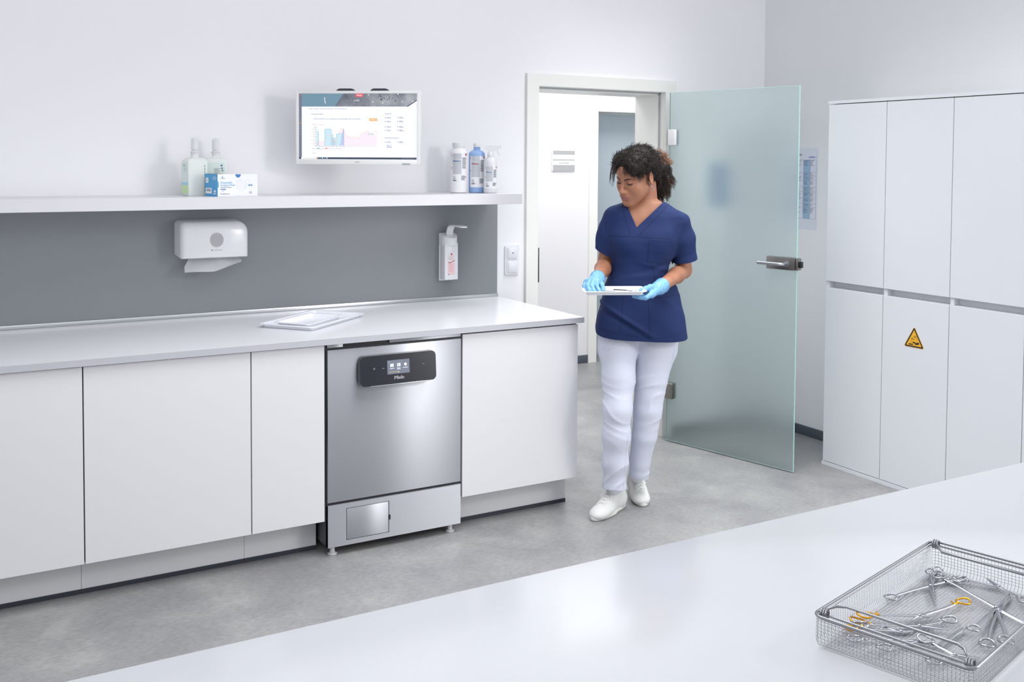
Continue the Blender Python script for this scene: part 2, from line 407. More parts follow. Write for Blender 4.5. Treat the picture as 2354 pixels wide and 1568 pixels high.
part('panel_marking', dr, MATS['letter_silver'], lambda bm: text(bm, 'Profi', .0045, CPF @ Matrix.Translation((0, 0, .0004)), .2235, .0660, 'CENTER', 0, .0001), smooth=None)
part('panel_marking', dr, MATS['letter_silver'], lambda bm: bars(bm, .398, .070, .008, .0008, CPF @ Matrix.Translation((0, 0, .0004))), smooth=None)
def _btn(bm):
    disc(bm, .1845, .0705, .0068, .0006, CPF, 0, 24); disc(bm, .1835, .0690, .0036, .0016, CPF, 1, 16)
part('power_button', dr, [BLACK, CHROME], _btn)

# ------------------------------------------------------------------ wall shelf
single('wall_shelf', 'long thick white shelf on the back wall above the grey panel', 'shelf', LAM, lambda bm: box(bm, -1.9, 1.162, -.3634, -.0005, 1.3967, 1.4476, .001, 1), (-.3, -.18, 1.3967))

# ------------------------------------------------------------------ tall cabinets along the right wall
TX = 2.739
ys = [-.860, -1.239, -1.6235, -2.005, -2.39]
tl = ['slim tall white cabinet at the far end of the row, next to the glass door', 'tall white cabinet with a yellow warning triangle on its lower door', 'tall white cabinet right of the one with the yellow triangle', 'tall white cabinet cut off by the right edge of the picture']
for i in range(4):
    a, b = ys[i+1], ys[i]
    t = thing('tall_cabinet', tl[i], 'cabinet', (2.9, (a+b)/2, 0), 0, 'tall white cabinets on the right wall')
    part('carcass', t, LAM2, lambda bm: (box(bm, TX+.021, XR-.002, a+.0005, b-.0005, .02, .950), box(bm, TX+.021, XR-.002, a+.0005, b-.0005, .984, 1.9145), box(bm, TX+.045, XR-.002, a+.0005, b-.0005, .950, .984), box(bm, TX+.006, TX+.045, b-.022, b-.0005, .950, .984)))
    part('lower_door', t, LAM2, lambda bm: box(bm, TX, TX+.019, a+.0018, b-.0018, .022, .949, .0006, 1))
    part('upper_door', t, LAM2, lambda bm: box(bm, TX, TX+.019, a+.0018, b-.0018, .985, 1.9145, .0006, 1))
    part('plinth', t, LAM2, lambda bm: box(bm, TX-.004, XR-.002, a, b+(.002 if i == 0 else 0), .0005, .0185))
single('cabinet_top_board', 'long white board lying across the tops of the tall cabinets', 'board', LAM2, lambda bm: box(bm, TX-.002, XR-.001, ys[-1], ys[0]+.003, 1.9185, 1.9345), (2.9, -1.6, 1.9185))

# warning triangle on the second cabinet's lower door
WY = mat('sign_yellow', (240, 180, 48), .35); WK = mat('sign_black', (48, 42, 44), .4)
def rtri(s, r, n=5):
    h = s*math.sqrt(3)/2; pts = [(-s/2, -h/3), (s/2, -h/3), (0, 2*h/3)]; out = []
    for k, (x, y) in enumerate(pts):
        c = (x*(1-2*r/(h*2/3)), y*(1-2*r/(h*2/3)))
        base = math.atan2(y, x)
        for i in range(n+1):
            a = base-PI/3+2*PI/3*i/n; out.append((c[0]+r*math.cos(a), c[1]+r*math.sin(a)))
    return out
WSM = frame_m((TX-.0006, -1.4315, .7525), (0, -1, 0), (0, 0, 1))
ws = thing('warning_sign', 'yellow and black triangular corrosive warning sticker on a lower cabinet door', 'sign', (TX-.0004, -1.4315, .7525))
part('sign_plate', ws, WY, lambda bm: prism(bm, rtri(.119, .006), .0005, WSM), smooth=None)
def _brd(bm):
    o = rtri(.113, .005); i = rtri(.090, .0015); Mx = WSM @ Matrix.Translation((0, 0, .0006))
    n = len(o); A = [bm.verts.new(Mx @ Vector((*p, 0))) for p in o]; Bv = [bm.verts.new(Mx @ Vector((*p, 0))) for p in i]
    for k in range(n): bm.faces.new((A[k], A[(k+1) % n], Bv[(k+1) % n], Bv[k]))
part('sign_border', ws, WK, _brd, smooth=None)
def _pic(bm):
    Mx = WSM @ Matrix.Translation((0, 0, .0006))
    def pl(p): prism(bm, p, .0003, Mx)
    # two tilted test tubes, drops, a plate and a hand
    for cx, cy, a in ((-.006, .0075, -15), (.008, .020, 12)):
        R = Matrix.Rotation(math.radians(a), 4, 'Z'); T = Mx @ Matrix.Translation((cx, cy, 0)) @ R
        prism(bm, rrect(-.0085, .0018, .0085, .0032, .0005, 2), .0003, T); prism(bm, rrect(-.0085, -.0032, .0085, -.0018, .0005, 2), .0003, T); prism(bm, rrect(-.009, -.003, -.0065, .003, .001, 2), .0003, T)
    for x, y0 in ((-.0135, .004), (.0165, .013)):
        for k in range(3): pl([(x-.0009, y0-.0055*k), (x+.0009, y0-.0055*k), (x+.0009, y0-.0055*k-.0035), (x-.0009, y0-.0055*k-.0035)])
    pl([(-.030, -.0225), (-.006, -.0225), (-.006, -.018), (-.010, -.0165), (-.014, -.019), (-.018, -.0165), (-.030, -.0165)])
    pl([(-.009, -.008), (.002, -.006), (.010, -.010), (.018, -.0085), (.027, -.005), (.031, -.014), (.018, -.019), (.006, -.0205), (.004, -.0195), (.012, -.016), (.002, -.0135), (-.008, -.0115)])
part('sign_symbol', ws, WK, _pic, smooth=None)

# ------------------------------------------------------------------ foreground table
tb = thing('island_table', 'broad glossy white worktable across the foreground holding the wire basket', 'table', (0, -3.62, 0))
part('table_top', tb, TABLEM, lambda bm: box(bm, -2.3, 1.30, -4.25, -3.045, .762, .800, .0015, 2))
part('table_base', tb, LAM, lambda bm: box(bm, -2.2, 1.24, -4.15, -3.105, .0005, .7618))

# ------------------------------------------------------------------ glass door, open into the room
GA = Vector((2.2843, -.0949)); GB = Vector((2.4775, -.9108)); GD = (GB-GA).normalized(); GN = Vector((-GD.y, GD.x))
gd = thing('glass_door', 'open frosted glass door with a steel lever handle beside the tall cabinets', 'door', (GA.x, GA.y, .008), math.atan2(GD.y, GD.x))
# local: x along the pane, y out of its far face, z up from the floor + .008
GL = bpy.data.materials.new('frosted_glass'); GL.use_nodes = True
def frosted(m):
    nt = m.node_tree; nt.nodes.clear(); L = nt.links.new
    out = nt.nodes.new('ShaderNodeOutputMaterial')
    rf = nt.nodes.new('ShaderNodeBsdfRefraction'); rf.inputs['Color'].default_value = (.915, .962, .962, 1); rf.inputs['Roughness'].default_value = .52; rf.inputs['IOR'].default_value = 1.20
    tr = nt.nodes.new('ShaderNodeBsdfTranslucent'); tr.inputs['Color'].default_value = (.86, .95, .94, 1)
    df_ = nt.nodes.new('ShaderNodeBsdfDiffuse'); df_.inputs['Color'].default_value = (.80, .90, .89, 1)
    gl = nt.nodes.new('ShaderNodeBsdfGlossy'); gl.inputs['Roughness'].default_value = .04; gl.inputs['Color'].default_value = (.9, .97, .96, 1)
    m1 = nt.nodes.new('ShaderNodeMixShader'); m1.inputs[0].default_value = .08
    m2 = nt.nodes.new('ShaderNodeMixShader'); m2.inputs[0].default_value = .12
    m3 = nt.nodes.new('ShaderNodeMixShader'); fr = nt.nodes.new('ShaderNodeFresnel'); fr.inputs['IOR'].default_value = 1.35
    L(rf.outputs[0], m1.inputs[1]); L(tr.outputs[0], m1.inputs[2]); L(m1.outputs[0], m2.inputs[1]); L(df_.outputs[0], m2.inputs[2])
    L(fr.outputs[0], m3.inputs[0]); L(m2.outputs[0], m3.inputs[1]); L(gl.outputs[0], m3.inputs[2]); L(m3.outputs[0], out.inputs[0])
frosted(GL)
GE = mat('glass_edge', (178, 224, 214), .15)
part('glass_pane', gd, GL, lambda bm: box(bm, .0015, .8368, -.004, .004, 0.0015, 1.9935), world=False)
part('glass_edge', gd, GE, lambda bm: (box(bm, .8368, .8385, -.004, .004, 0, 1.995), box(bm, 0, .0015, -.004, .004, 0, 1.995), box(bm, 0.0015, .8368, -.004, .004, 0, .0015), box(bm, 0.0015, .8368, -.004, .004, 1.9935, 1.995)), world=False)
for z, m_ in ((1.740, WHITEP), (.290, SATIN)):
    h = part('hinge', gd, m_, lambda bm: (box(bm, .002, .056, -.024, -.0042, z-.045, z+.045, .004, 3), box(bm, .002, .056, .0042, .02, z-.045, z+.045, .004, 3)), world=False, label='white hinge cover' if z > 1 else 'satin steel hinge')
    part('hinge_knuckle', h, SATIN, lambda bm: (tube(bm, [(-.012, .0, z-.044), (-.012, .0, z+.044)], .008, 14), box(bm, -.02, .003, -.003, .003, z-.04, z+.04, .001)), world=False)
lk = part('lock_case', gd, SATIN, lambda bm: (box(bm, .668, .8365, -.022, -.0042, 1.047, 1.1115, .003, 2), box(bm, .668, .8365, .0042, .022, 1.047, 1.1115, .003, 2), box(bm, .8387, .853, -.018, .018, 1.049, 1.1095, .003, 2)), world=False)
part('lever_handle', lk, STEEL, lambda bm: (tube(bm, [(.79, -.021, 1.079), (.79, -.027, 1.079)], .016, 24), tube(bm, [(.79, -.026, 1.079), (.79, -.052, 1.079), (.786, -.060, 1.079), (.777, -.066, 1.079), (.765, -.068, 1.079), (.645, -.068, 1.079)], .0085, 18)), world=False)
part('latch', lk, BLACK, lambda bm: box(bm, .8532, .869, -.010, .010, 1.062, 1.094, .002), world=False)
# ------------------------------------------------------------------ monitor
MA = math.atan2(-.34, .466)
mo = thing('monitor', 'white framed monitor on the back wall showing a coloured line chart', 'monitor', (.313, -.33, 1.587), MA)
MW, MH = .577, .335; x0, x1 = -MW/2, MW/2
BEZ = mat('monitor_white', (232, 233, 232), .35)
def _bez(bm):
    M_ = frame_m((0, 0, 0), (1, 0, 0), (0, 0, 1))
    outer = rrect(x0, 0, x1, MH, .008); y = .045
    box(bm, x0, x0+.014, 0, y, 0, MH, .003); box(bm, x1-.0137, x1, 0, y, 0, MH, .003)
    box(bm, x0+.01, x1-.01, 0.0002, y, MH-.0128, MH, .003); box(bm, x0+.01, x1-.01, .0002, y, 0, .0247, .003)
    box(bm, x0+.01, x1-.01, .012, y+.012, .01, MH-.01, .006)
part('bezel', mo, BEZ, _bez, world=False)
sx0, sx1, sz0, sz1 = x0+.014, x1-.0137, .0247, MH-.0128
def em(name, rgb, s=.80): return mat(name, tuple(v*.45 for v in rgb), .35, Emission_Color=(*srgb(rgb), 1), Emission_Strength=s)
SC = [em('scr_white', (250, 250, 255)), em('scr_pale', (240, 242, 255)), em('scr_dark', (110, 116, 132), .8), em('scr_navy', (44, 60, 84), .8), em('scr_orange', (250, 180, 120)), em('scr_red', (235, 80, 96)), em('scr_pink', (253, 228, 240)), em('scr_cyan', (196, 226, 243)), em('scr_teal', (60, 168, 196)), em('scr_text', (120, 124, 160), .8), em('scr_blue', (190, 200, 240)), em('scr_grey', (160, 164, 176), .6), em('scr_black', (40, 44, 56), .3)]
def cmt(ramp):
    m = bpy.data.materials.new('screen_banner'); m.use_nodes = True; nt = m.node_tree; b = nt.nodes['Principled BSDF']
    tc = nt.nodes.new('ShaderNodeTexCoord'); n = nt.nodes.new('ShaderNodeTexNoise'); n.inputs['Scale'].default_value = 9; n.inputs['Detail'].default_value = 5
    r = nt.nodes.new('ShaderNodeValToRGB'); e = r.color_ramp.elements
    e[0].position = .3; e[0].color = (*srgb((78, 88, 104)), 1); e[1].position = .75; e[1].color = (*srgb((206, 208, 214)), 1)
    k = e.new(.5); k.color = (*srgb((128, 136, 148)), 1)
    nt.links.new(tc.outputs['Object'], n.inputs['Vector']); nt.links.new(n.outputs['Fac'], r.inputs[0]); b.inputs['Base Color'].default_value = (.05, .05, .06, 1); nt.links.new(r.outputs[0], b.inputs['Emission Color']); b.inputs['Emission Strength'].default_value = .6
    return m
SC.append(cmt(0)); SC.append(em('scr_bannerblue', (120, 158, 178), .6))
def sp(X, Y):
    u = (X-183)/1885.; top = 225+33*u; bot = 1275+28*u; v = (Y-top)/(bot-top)
    return (sx0+u*(sx1-sx0), sz1-v*(sz1-sz0))
MS = frame_m((0, .0075, 0), (1, 0, 0), (0, 0, 1))
def _scr(bm):
    lv = [0]
    def poly(pts, mi, layer=1): 
        prism(bm, [sp(*p) for p in pts], .0002, MS @ Matrix.Translation((0, 0, .0004*layer)), mi)
    def rc(X0, Y0, X1, Y1, mi, layer=1): poly([(X0, Y1), (X1, Y1), (X1, Y0), (X0, Y0)], mi, layer)
    def ln(pts, w, mi, layer=4):
        for (a, b) in zip(pts, pts[1:]):
            dx, dy = b[0]-a[0], b[1]-a[1]; l = math.hypot(dx, dy) or 1; nx, ny = -dy/l*w/2, dx/l*w/2
            poly([(a[0]+nx, a[1]+ny), (b[0]+nx, b[1]+ny), (b[0]-nx, b[1]-ny), (a[0]-nx, a[1]-ny)], mi, layer)
    def tx(s, X, Y, h, mi, layer=5, al='LEFT'):
        p = sp(X, Y); text(bm, s, h*(sz1-sz0)/1050., MS @ Matrix.Translation((0, 0, .0004*layer)), p[0], p[1], al, mi, .00005)
    rc(183, 225, 2068, 1303, 1, 0)
    poly([(183, 1275), (228, 1276), (228, 226), (183, 225)], 2, 1)
    poly([(228, 433), (2055, 462), (2068, 258), (228, 226)], 13, 1)
    poly([(228, 433), (760, 441), (900, 238), (228, 226)], 14, 2)
    poly([(1920, 462), (2052, 464), (2064, 370)], 0, 2)
    poly([(1900, 462), (1925, 462), (2064, 372), (2064, 358)], 3, 3)
    for a, b in (((900, 345), (820, 440)), ((900, 345), (1040, 350)), ((1300, 262), (1150, 435)), ((960, 240), (1100, 445)), ((1365, 378), (1320, 445)), ((1365, 378), (1525, 396)), ((1525, 396), (1560, 448)), ((1766, 262), (1836, 378))): ln([a, b], 4, 11, 3)
    for a in ((1300, 262), (1365, 378), (1525, 396), (1766, 262), (1836, 378), (1998, 378)):
        p = sp(*a); disc(bm, p[0], p[1], .0025, .0002, MS @ Matrix.Translation((0, 0, .0014)), 0, 10)
    rnd = random.Random(3)
    for i in range(90):
        t = rnd.random(); X = 1420+300*t+rnd.uniform(-10, 60)*(1-t*.3); Y = 270+rnd.uniform(0, 90)+max(0, t-.6)*250*rnd.random()
        if Y > 440: continue
        p = sp(X, Y); disc(bm, p[0], p[1], rnd.uniform(.001, .0028), .0001, MS @ Matrix.Translation((0, 0, .0012)), 11 if i % 3 else 12, 9)
    ln([(596, 290), (600, 340), (612, 392)], 9, 0, 3)
    rc(1093, 243, 1212, 293, 5, 3); tx('Miele', 1152, 281, 40, 0, 5, 'CENTER'); tx('ioTD', 1110, 365, 42, 0, 4, 'CENTER')
    tx('IHRE DATEN IM BLICK', 1150, 405, 20, 11, 4, 'CENTER')
    poly([(345, 1240), (1480, 1255), (1490, 525), (345, 510)], 0, 1)
    tx('HOME   GERAETE   REINIGUNGSGERAETE   PROGRAMMABLAUF', 345, 479, 22, 9)
    tx('Programmablauf', 384, 566, 30, 3); ln([(384, 590), (1450, 606)], 2, 10)
    poly([(384, 680), (1445, 700), (1446, 628), (384, 605)], 1, 2)
    tx('!', 402, 640, 26, 5); tx('Dieses Protokoll ist noch nicht geprueft worden. Bitte geben Sie das Protokoll frei', 428, 640, 23, 3)
    poly([(1310, 682), (1438, 685), (1438, 640), (1310, 638)], 4, 3); tx('PRUEFEN', 1374, 668, 20, 0, 5, 'CENTER')
    tx('Temperatur / Leitwert', 384, 730, 22, 5)
    # chart
    base = lambda X: 1062+(X-465)*.012
    def areap(pts, mi, layer): poly([(pts[0][0], base(pts[0][0]))]+[(pts[-1][0], base(pts[-1][0]))]+pts[::-1], mi, layer)
    pk = [(465, 1000), (590, 1003), (600, 1000), (632, 903), (705, 903), (712, 990), (730, 960), (738, 1005), (752, 985), (762, 1000), (783, 1000), (815, 900), (860, 792), (900, 795), (925, 880), (962, 928), (1010, 936), (1090, 942), (1158, 944), (1190, 885), (1230, 860), (1290, 850), (1425, 842), (1432, 875)]
    for a, b in zip(pk, pk[1:]): areap([a, b], 6, 2)
    for pts in ([(480, 826), (489, 826), (500, 875)], [(598, 805), (625, 798), (698, 802), (704, 812)], [(716, 884), (724, 880), (730, 884)], [(740, 940), (746, 940)], [(761, 940), (767, 940)], [(784, 885), (805, 877), (890, 876)]):
        for a, b in zip(pts, pts[1:]): areap([a, b], 7, 3)
        ln([(pts[0][0], base(465))]+pts+[(pts[-1][0], base(465))], 4, 8, 4)
    q = [(840, 1065), (856, 1040), (880, 900), (897, 800), (906, 808), (908, 1060)]
    for a, b in zip(q, q[1:]): areap([a, b], 10, 4)
    ln(q, 3, 9, 5); ln(pk, 4, 4, 6)
    ln([(465, 765), (465, 1062), (1435, 1076)], 2, 9, 6)
    for i in range(11):
        Y = 768+i*29.3; rc(390, Y-4, 400, Y+4, 5 if i % 2 else 6, 3); rc(415, Y-4, 428, Y+4, 8, 3)
        if i < 9: rc(441, 768+i*36.4-4, 461, 768+i*36.4+4, 9, 3)
    for i in range(25): X = 462+i*39.3; rc(X, 1074+i*.6, X+22, 1082+i*.6, 9 if i < 12 else 10, 3)
    for X, w_, mi, s in ((388, 36, 10, 'Leitwert'), (478, 36, 8, 'Spueldruck'), (608, 36, 5, 'Temperatur   Spuelmenge')):
        rc(X, 1103, X+w_, 1117, mi, 3); tx(s, X+42, 1120, 22, 9)
    rc(1296, 845, 1410, 915, 0, 7); tx('1:06', 1300, 858, 16, 9, 8)
    for i in range(3): rc(1300, 870+i*15, 1309, 879+i*15, 9, 8); rc(1315, 872+i*15, 1385+i*6, 877+i*15, 11, 8)
    tx('zurueck', 396, 1190, 22, 9)
    # cards
    for X0, Y0, X1, Y1 in ((1535, 530, 1950, 892), (1530, 918, 1940, 1155)): rc(X0, Y0, X1, Y1, 1, 1); rc(X0+6, Y0+6, X1-6, Y1-6, 1, 2)
    tx('Programm', 1558, 575, 26, 3); tx('Geraeteinformationen', 1552, 960, 26, 3); ln([(1558, 594), (1925, 600)], 2, 10); ln([(1550, 978), (1920, 984)], 2, 10); ln([(1555, 738), (1925, 742)], 2, 10)
    for Y in (630, 690, 775, 832, 1018):
        for X in (1560, 1755): rc(X, Y-6, X+14, Y+8, 11, 3); rc(X+30, Y-9, X+75, Y-4, 11, 3); rc(X+30, Y+6, X+95, Y+13, 3 if X > 1600 else 9, 3)
    rc(1588, 1064, 1625, 1069, 11, 3); rc(1588, 1080, 1660, 1087, 9, 3); rc(1588, 1100, 1670, 1107, 9, 3)
    # task bar
    poly([(183, 1275), (2060, 1303), (2061, 1272), (183, 1247)], 3, 2); poly([(218, 1276), (469, 1280), (469, 1250), (218, 1246)], 0, 3); tx('Zur Suche Text hier eingeben', 245, 1268, 18, 12, 5)
    for i, c in enumerate((4, 8, 0, 8, 0)): rc(482+i*36, 1257+i*.6, 498+i*36, 1271+i*.6, c, 4)
    for i in range(9): rc(1828+i*22, 1281, 1838+i*22, 1290, 11, 4)
    for Y in (250, 650, 695, 740, 786, 832, 876): rc(196, Y-8, 212, Y+6, 5 if Y == 250 else (4 if Y == 695 else 11), 3)
part('screen', mo, SC, _scr, world=False, smooth=None)
part('brand_lettering', mo, mat('logo_grey', (150, 152, 156), .4), lambda bm: (text(bm, 'PHILIPS', .0068, frame_m((0, -.0003, 0), (1, 0, 0), (0, 0, 1)), 0, .0095, 'CENTER', 0, .0001)), world=False, smooth=None)
part('control_strip', mo, mat('strip_grey', (150, 152, 150), .5), lambda bm: box(bm, .208, .245, -.0012, .006, .0015, .0065), world=False)
# wall arm with two dark grips rising behind the screen
ARM = mat('arm_dark', (58, 60, 72), .35)
mwm = Matrix.Translation((.313, -.33, 1.587)) @ Matrix.Rotation(MA, 4, 'Z')
ar = part('wall_arm', mo, ARM, lambda bm: (tube(bm, [(.46, -.02, 1.757), (.46, -.06, 1.757), mwm @ Vector((0, .10, .17)), mwm @ Vector((0, .075, .17))], .02, 12), box(bm, -.1, .13, .0585, .09, .13, .22, .003, M=mwm)), label='dark wall arm')
for X in (-.118, .042):
    part('grip', ar, ARM, lambda bm: (prism(bm, rrect(X, .20, X+.093, .3495, .022, 8), .018, mwm @ frame_m((0, .076, 0), (1, 0, 0), (0, 0, 1)))), label='rounded dark grip')
part('wall_plate', ar, ARM, lambda bm: box(bm, .40, .52, -.022, -.001, 1.68, 1.84, .004))

# ------------------------------------------------------------------ paper towel dispenser
td = thing('towel_dispenser', 'white paper towel dispenser with a round window on the grey panel', 'dispenser', (-.285, -.012, 1.165))
def _tdb(bm):
    # rounded shell swept from the wall to the front
    n = 10; rings = []
    for i in range(n+1):
        t = i/n; y = -.0105-.122*t; s = math.sin(t*PI/2)
        ins = .017*max(0, (t-.82)/.18)**2
        dl, dr_ = .006*t, .018*t
        x0_, x1_ = -.428+dl+ins, -.128-dr_*0-ins; z1_ = 1.337-ins*1.2-.012*t*t; z0_ = 1.166+ins*.4-.006*(1-t)+.018*(1-t)
        rings.append([Vector((p[0], y, p[1])) for p in shell(x0_, z0_, x1_, z1_)])
    vs = [[bm.verts.new(v) for v in r] for r in rings]
    for a, b in zip(vs, vs[1:]):
        for k in range(len(a)): bm.faces.new((a[k], a[(k+1) % len(a)], b[(k+1) % len(a)], b[k]))
    bm.faces.new(vs[-1]); bm.faces.new(vs[0][::-1])
def shell(x0, z0, x1, z1):
    out = []
    def arc(cx, cz, r, a0, a1, n=8):
        for i in range(n+1):
            a = math.radians(a0+(a1-a0)*i/n); out.append((cx+r*math.cos(a), cz+r*math.sin(a)))
    arc(x0+.006, z0+.006, .006, 270, 180, 4); arc(x0+.022, z1-.022, .022, 180, 90); arc(x1-.048, z1-.048, .048, 90, 0, 10); arc(x1-.006, z0+.006, .006, 0, -90, 4)
    return out
part('cover', td, WHITEP, _tdb, smooth=50)
TDM = frame_m((-.2705, -.1328, 1.2495), (1, 0, 0), (0, 0, 1))
def _win(bm):
    disc(bm, 0, 0, .0295, .0012, TDM, 0, 40, 1.1)
    for k in range(11):
        z = -.026+k*.0048; hw = .0275*math.sqrt(max(0, 1-(z/.0325)**2)); prism(bm, [(-hw, z), (hw, z+.0008), (hw, z+.0022), (-hw, z+.0014)], .0006, TDM @ Matrix.Translation((0, 0, .0012)), 1)
part('viewing_window', td, [mat('window_grey', (188, 188, 190), .2), mat('stack_grey', (160, 159, 161), .5)], _win, smooth=None)
part('brand_lettering', td, mat('logo_dark', (110, 112, 118), .4), lambda bm: (text(bm, 'Kimberly-Clark', .0058, TDM, -.013, -.047, 'LEFT', 0, .0001), disc(bm, -.021, -.045, .003, .0002, TDM, 0, 12)), smooth=None)
# the towel end hanging out of it
def _tow(bm):
    nx, nz = 28, 10; g = []
    topx0, topx1 = -.375, -.165
    for j in range(nz+1):
        row = []
        for i in range(nx+1):
            u, v = i/nx, j/nz
            low = 1.108+.001*math.sin(9*u)+.038*max(0, (u-.5)/.5)**1.3-(0 if u > .5 else .0)
            zt = 1.168
            xl = topx0-.030*min(1, v*1.6)+.004*math.sin(v*3); xr = topx1+.012*math.sin(v*PI*.8)
            x = xl+(xr-xl)*u; z = zt+(low-zt)*v
            y = -.060-.052*v+.006*math.sin(7*u+3*v)+.004*math.sin(17*u*(1-v*.5)+1)
            row.append(bm.verts.new((x, y, z)))
        g.append(row)
    for a, b in zip(g, g[1:]):
        for i in range(nx): bm.faces.new((a[i], a[i+1], b[i+1], b[i]))
    r = bmesh.ops.solidify(bm, geom=bm.faces[:], thickness=.0012)
single('paper_towel', 'folded white paper towel hanging out below the wall dispenser', 'paper towel', mat('tissue', (238, 238, 241), .8), _tow, (-.285, -.08, 1.13), smooth=60)

# ------------------------------------------------------------------ soap dispenser with lever
sd = thing('soap_dispenser', 'white wall dispenser with elbow lever and red-marked bottle window', 'dispenser', (.911, -.012, .998))
DX0, DX1 = .8755, .9495
part('housing', sd, WHITEP, lambda bm: (box(bm, DX0-.003, DX1+.002, -.022, -.0103, .995, 1.237, .003), box(bm, DX0, DX1, -.080, -.0212, 1.004, 1.19, .003, 2)))
def _cap(bm):
    n = 12; a = []; 
    prof = [(0, 0)]
    poly = []
    for i in range(n+1):
        t = i/n; an = math.radians(180+180*t); poly.append(((DX0+DX1)/2+.041*math.cos(an)*(1 if True else 1), -.052+.043*math.sin(an)))
    base = [((DX0+DX1)/2-.041, -.0212)]+poly+[((DX0+DX1)/2+.041, -.0212)]
    low = [bm.verts.new((p[0], p[1], 1.178)) for p in base]; hi = []
    for p in base:
        t = (-.0212-p[1])/.074; hi.append(bm.verts.new((p[0], p[1]+.004*t, 1.240-.024*t**1.2)))
    m = len(base)
    for k in range(m): bm.faces.new((low[k], low[(k+1) % m], hi[(k+1) % m], hi[k]))
    bm.faces.new(hi); bm.faces.new(low[::-1])
part('pump_cover', sd, WHITEP, _cap, smooth=50)
def _lev(bm):
    cx = .915
    def strip(pts, w, th):
        P = []
        for i, (x, y, z, ww) in enumerate(pts):
            P.append((x, y, z, ww))
        A = []
        for i, (x, y, z, ww) in enumerate(P):
            a = P[max(i-1, 0)]; b = P[min(i+1, len(P)-1)]; t = Vector((0, b[1]-a[1], b[2]-a[2])).normalized(); n_ = Vector((0, -t.z, t.y))
            A.append([bm.verts.new(Vector((x+s*ww/2, y, z))+n_*(q*th)) for s, q in ((-1, -.5), (1, -.5), (1, .5), (-1, .5))])
        for a, b in zip(A, A[1:]):
            for k in range(4): bm.faces.new((a[k], a[(k+1) % 4], b[(k+1) % 4], b[k]))
        bm.faces.new(A[0][::-1]); bm.faces.new(A[-1])
    strip([(cx, -.050, 1.205, .036), (cx, -.052, 1.248, .036), (cx, -.060, 1.264, .036), (cx, -.075, 1.276, .036), (cx, -.10, 1.281, .037), (cx, -.145, 1.283, .040), (cx, -.185, 1.281, .042), (cx, -.215, 1.280, .036), (cx, -.222, 1.2795, .022)], .036, .007)
part('elbow_lever', sd, WHITEP, _lev, smooth=50)
SDM = frame_m((0, -.0806, 0), (1, 0, 0), (0, 0, 1))
def _lab(bm):
    prism(bm, rrect(.892, 1.028, .932, 1.142, .004, 4), .0006, SDM, 0)
    Mx = SDM @ Matrix.Translation((0, 0, .0007))
    bars(bm, .8935, 1.030, .037, .060, Mx, 1, .0002); 
    prism(bm, [(.8935, 1.093), (.901, 1.088), (.9305, 1.1), (.9305, 1.104), (.901, 1.092), (.8935, 1.097)], .0004, Mx, 2)
    disc(bm, .912, 1.134, .0050, .0004, Mx, 2, 18)
    for i in range(5): bars(bm, .896, 1.122-i*.0042, .030-(i % 2)*.006, .0012, Mx, 3, .0003)
    for i in range(8): bars(bm, .896, 1.080-i*.0050, .030-(i % 3)*.005, .0012, Mx, 3, .0004)
    bars(bm, .894, 1.030, .006, .004, Mx, 4, .0004)
part('bottle_window', sd, [WHITEP, mat('label_pink', (238, 205, 208), .4), mat('label_red', (206, 52, 66), .4), mat('label_text_pink', (224, 150, 158), .4), mat('label_teal', (60, 120, 130), .4)], _lab, smooth=None)

# ------------------------------------------------------------------ wall switches
sw = thing('wall_switch', 'white two-gang switch plate on the wall left of the door frame', 'switch', (1.305, -.001, 1.0))
SX0, SX1, SZ0, SZ1 = 1.2635, 1.3465, 1.003, 1.160
part('surround', sw, SWITCH, lambda bm: (prism(bm, rrect(SX0, SZ0, SX1, SZ1, .006, 5), -.009, frame_m((0, -.0095, 0), (1, 0, 0), (0, 0, 1))), prism(bm, rrect(SX0+.008, SZ0+.008, SX1-.008, SZ0+.075, .004, 4), -.006, frame_m((0, -.0125, 0), (1, 0, 0), (0, 0, 1))), prism(bm, rrect(SX0+.008, SZ1-.075, SX1-.008, SZ1-.008, .004, 4), -.006, frame_m((0, -.0125, 0), (1, 0, 0), (0, 0, 1)))))
for k, z in enumerate((SZ0+.013, SZ1-.070)):
    r = part('rocker', sw, SWITCH, lambda bm: box(bm, SX0+.014, SX1-.014, -.0165, -.0115, z, z+.057, .002))
    if k: part('key_lens', r, mat('lens_grey', (110, 112, 116), .3), lambda bm: disc(bm, 1.306, z+.030, .004, .001, frame_m((0, -.0165, 0), (1, 0, 0), (0, 0, 1)), 0, 16))

# ------------------------------------------------------------------ sign in the hall, papers
sg = thing('door_sign', 'grey and white Care Room sign on the hall wall', 'sign', (2.916, 2.033, 1.61))
SGM = frame_m((2.809, 2.0335, 1.5355), (1, 0, 0), (0, 0, 1))
part('sign_backing', sg, mat('sign_clear_grey', (226, 228, 230), .2), lambda bm: prism(bm, rrect(0, 0, .214, .160, .002, 3), -.011, SGM @ Matrix.Diagonal((1, 1, 1, 1))), smooth=None)
part('sign_insert', sg, mat('sign_grey', (166, 167, 168), .4), lambda bm: bars(bm, .008, .002, .200, .156, SGM, 0, .0008), smooth=None)
part('name_strip', sg, WHITEM, lambda bm: (bars(bm, .008, .046, .200, .034, SGM, 0, .0016), bars(bm, .008, .090, .200, .036, SGM, 0, .0016)), smooth=None)
part('sign_lettering', sg, mat('sign_text', (70, 72, 76), .4), lambda bm: (text(bm, 'Care Room', .0195, SGM @ Matrix.Translation((0, 0, .0018)), .107, .0565, 'CENTER', 0, .0002)), smooth=None)

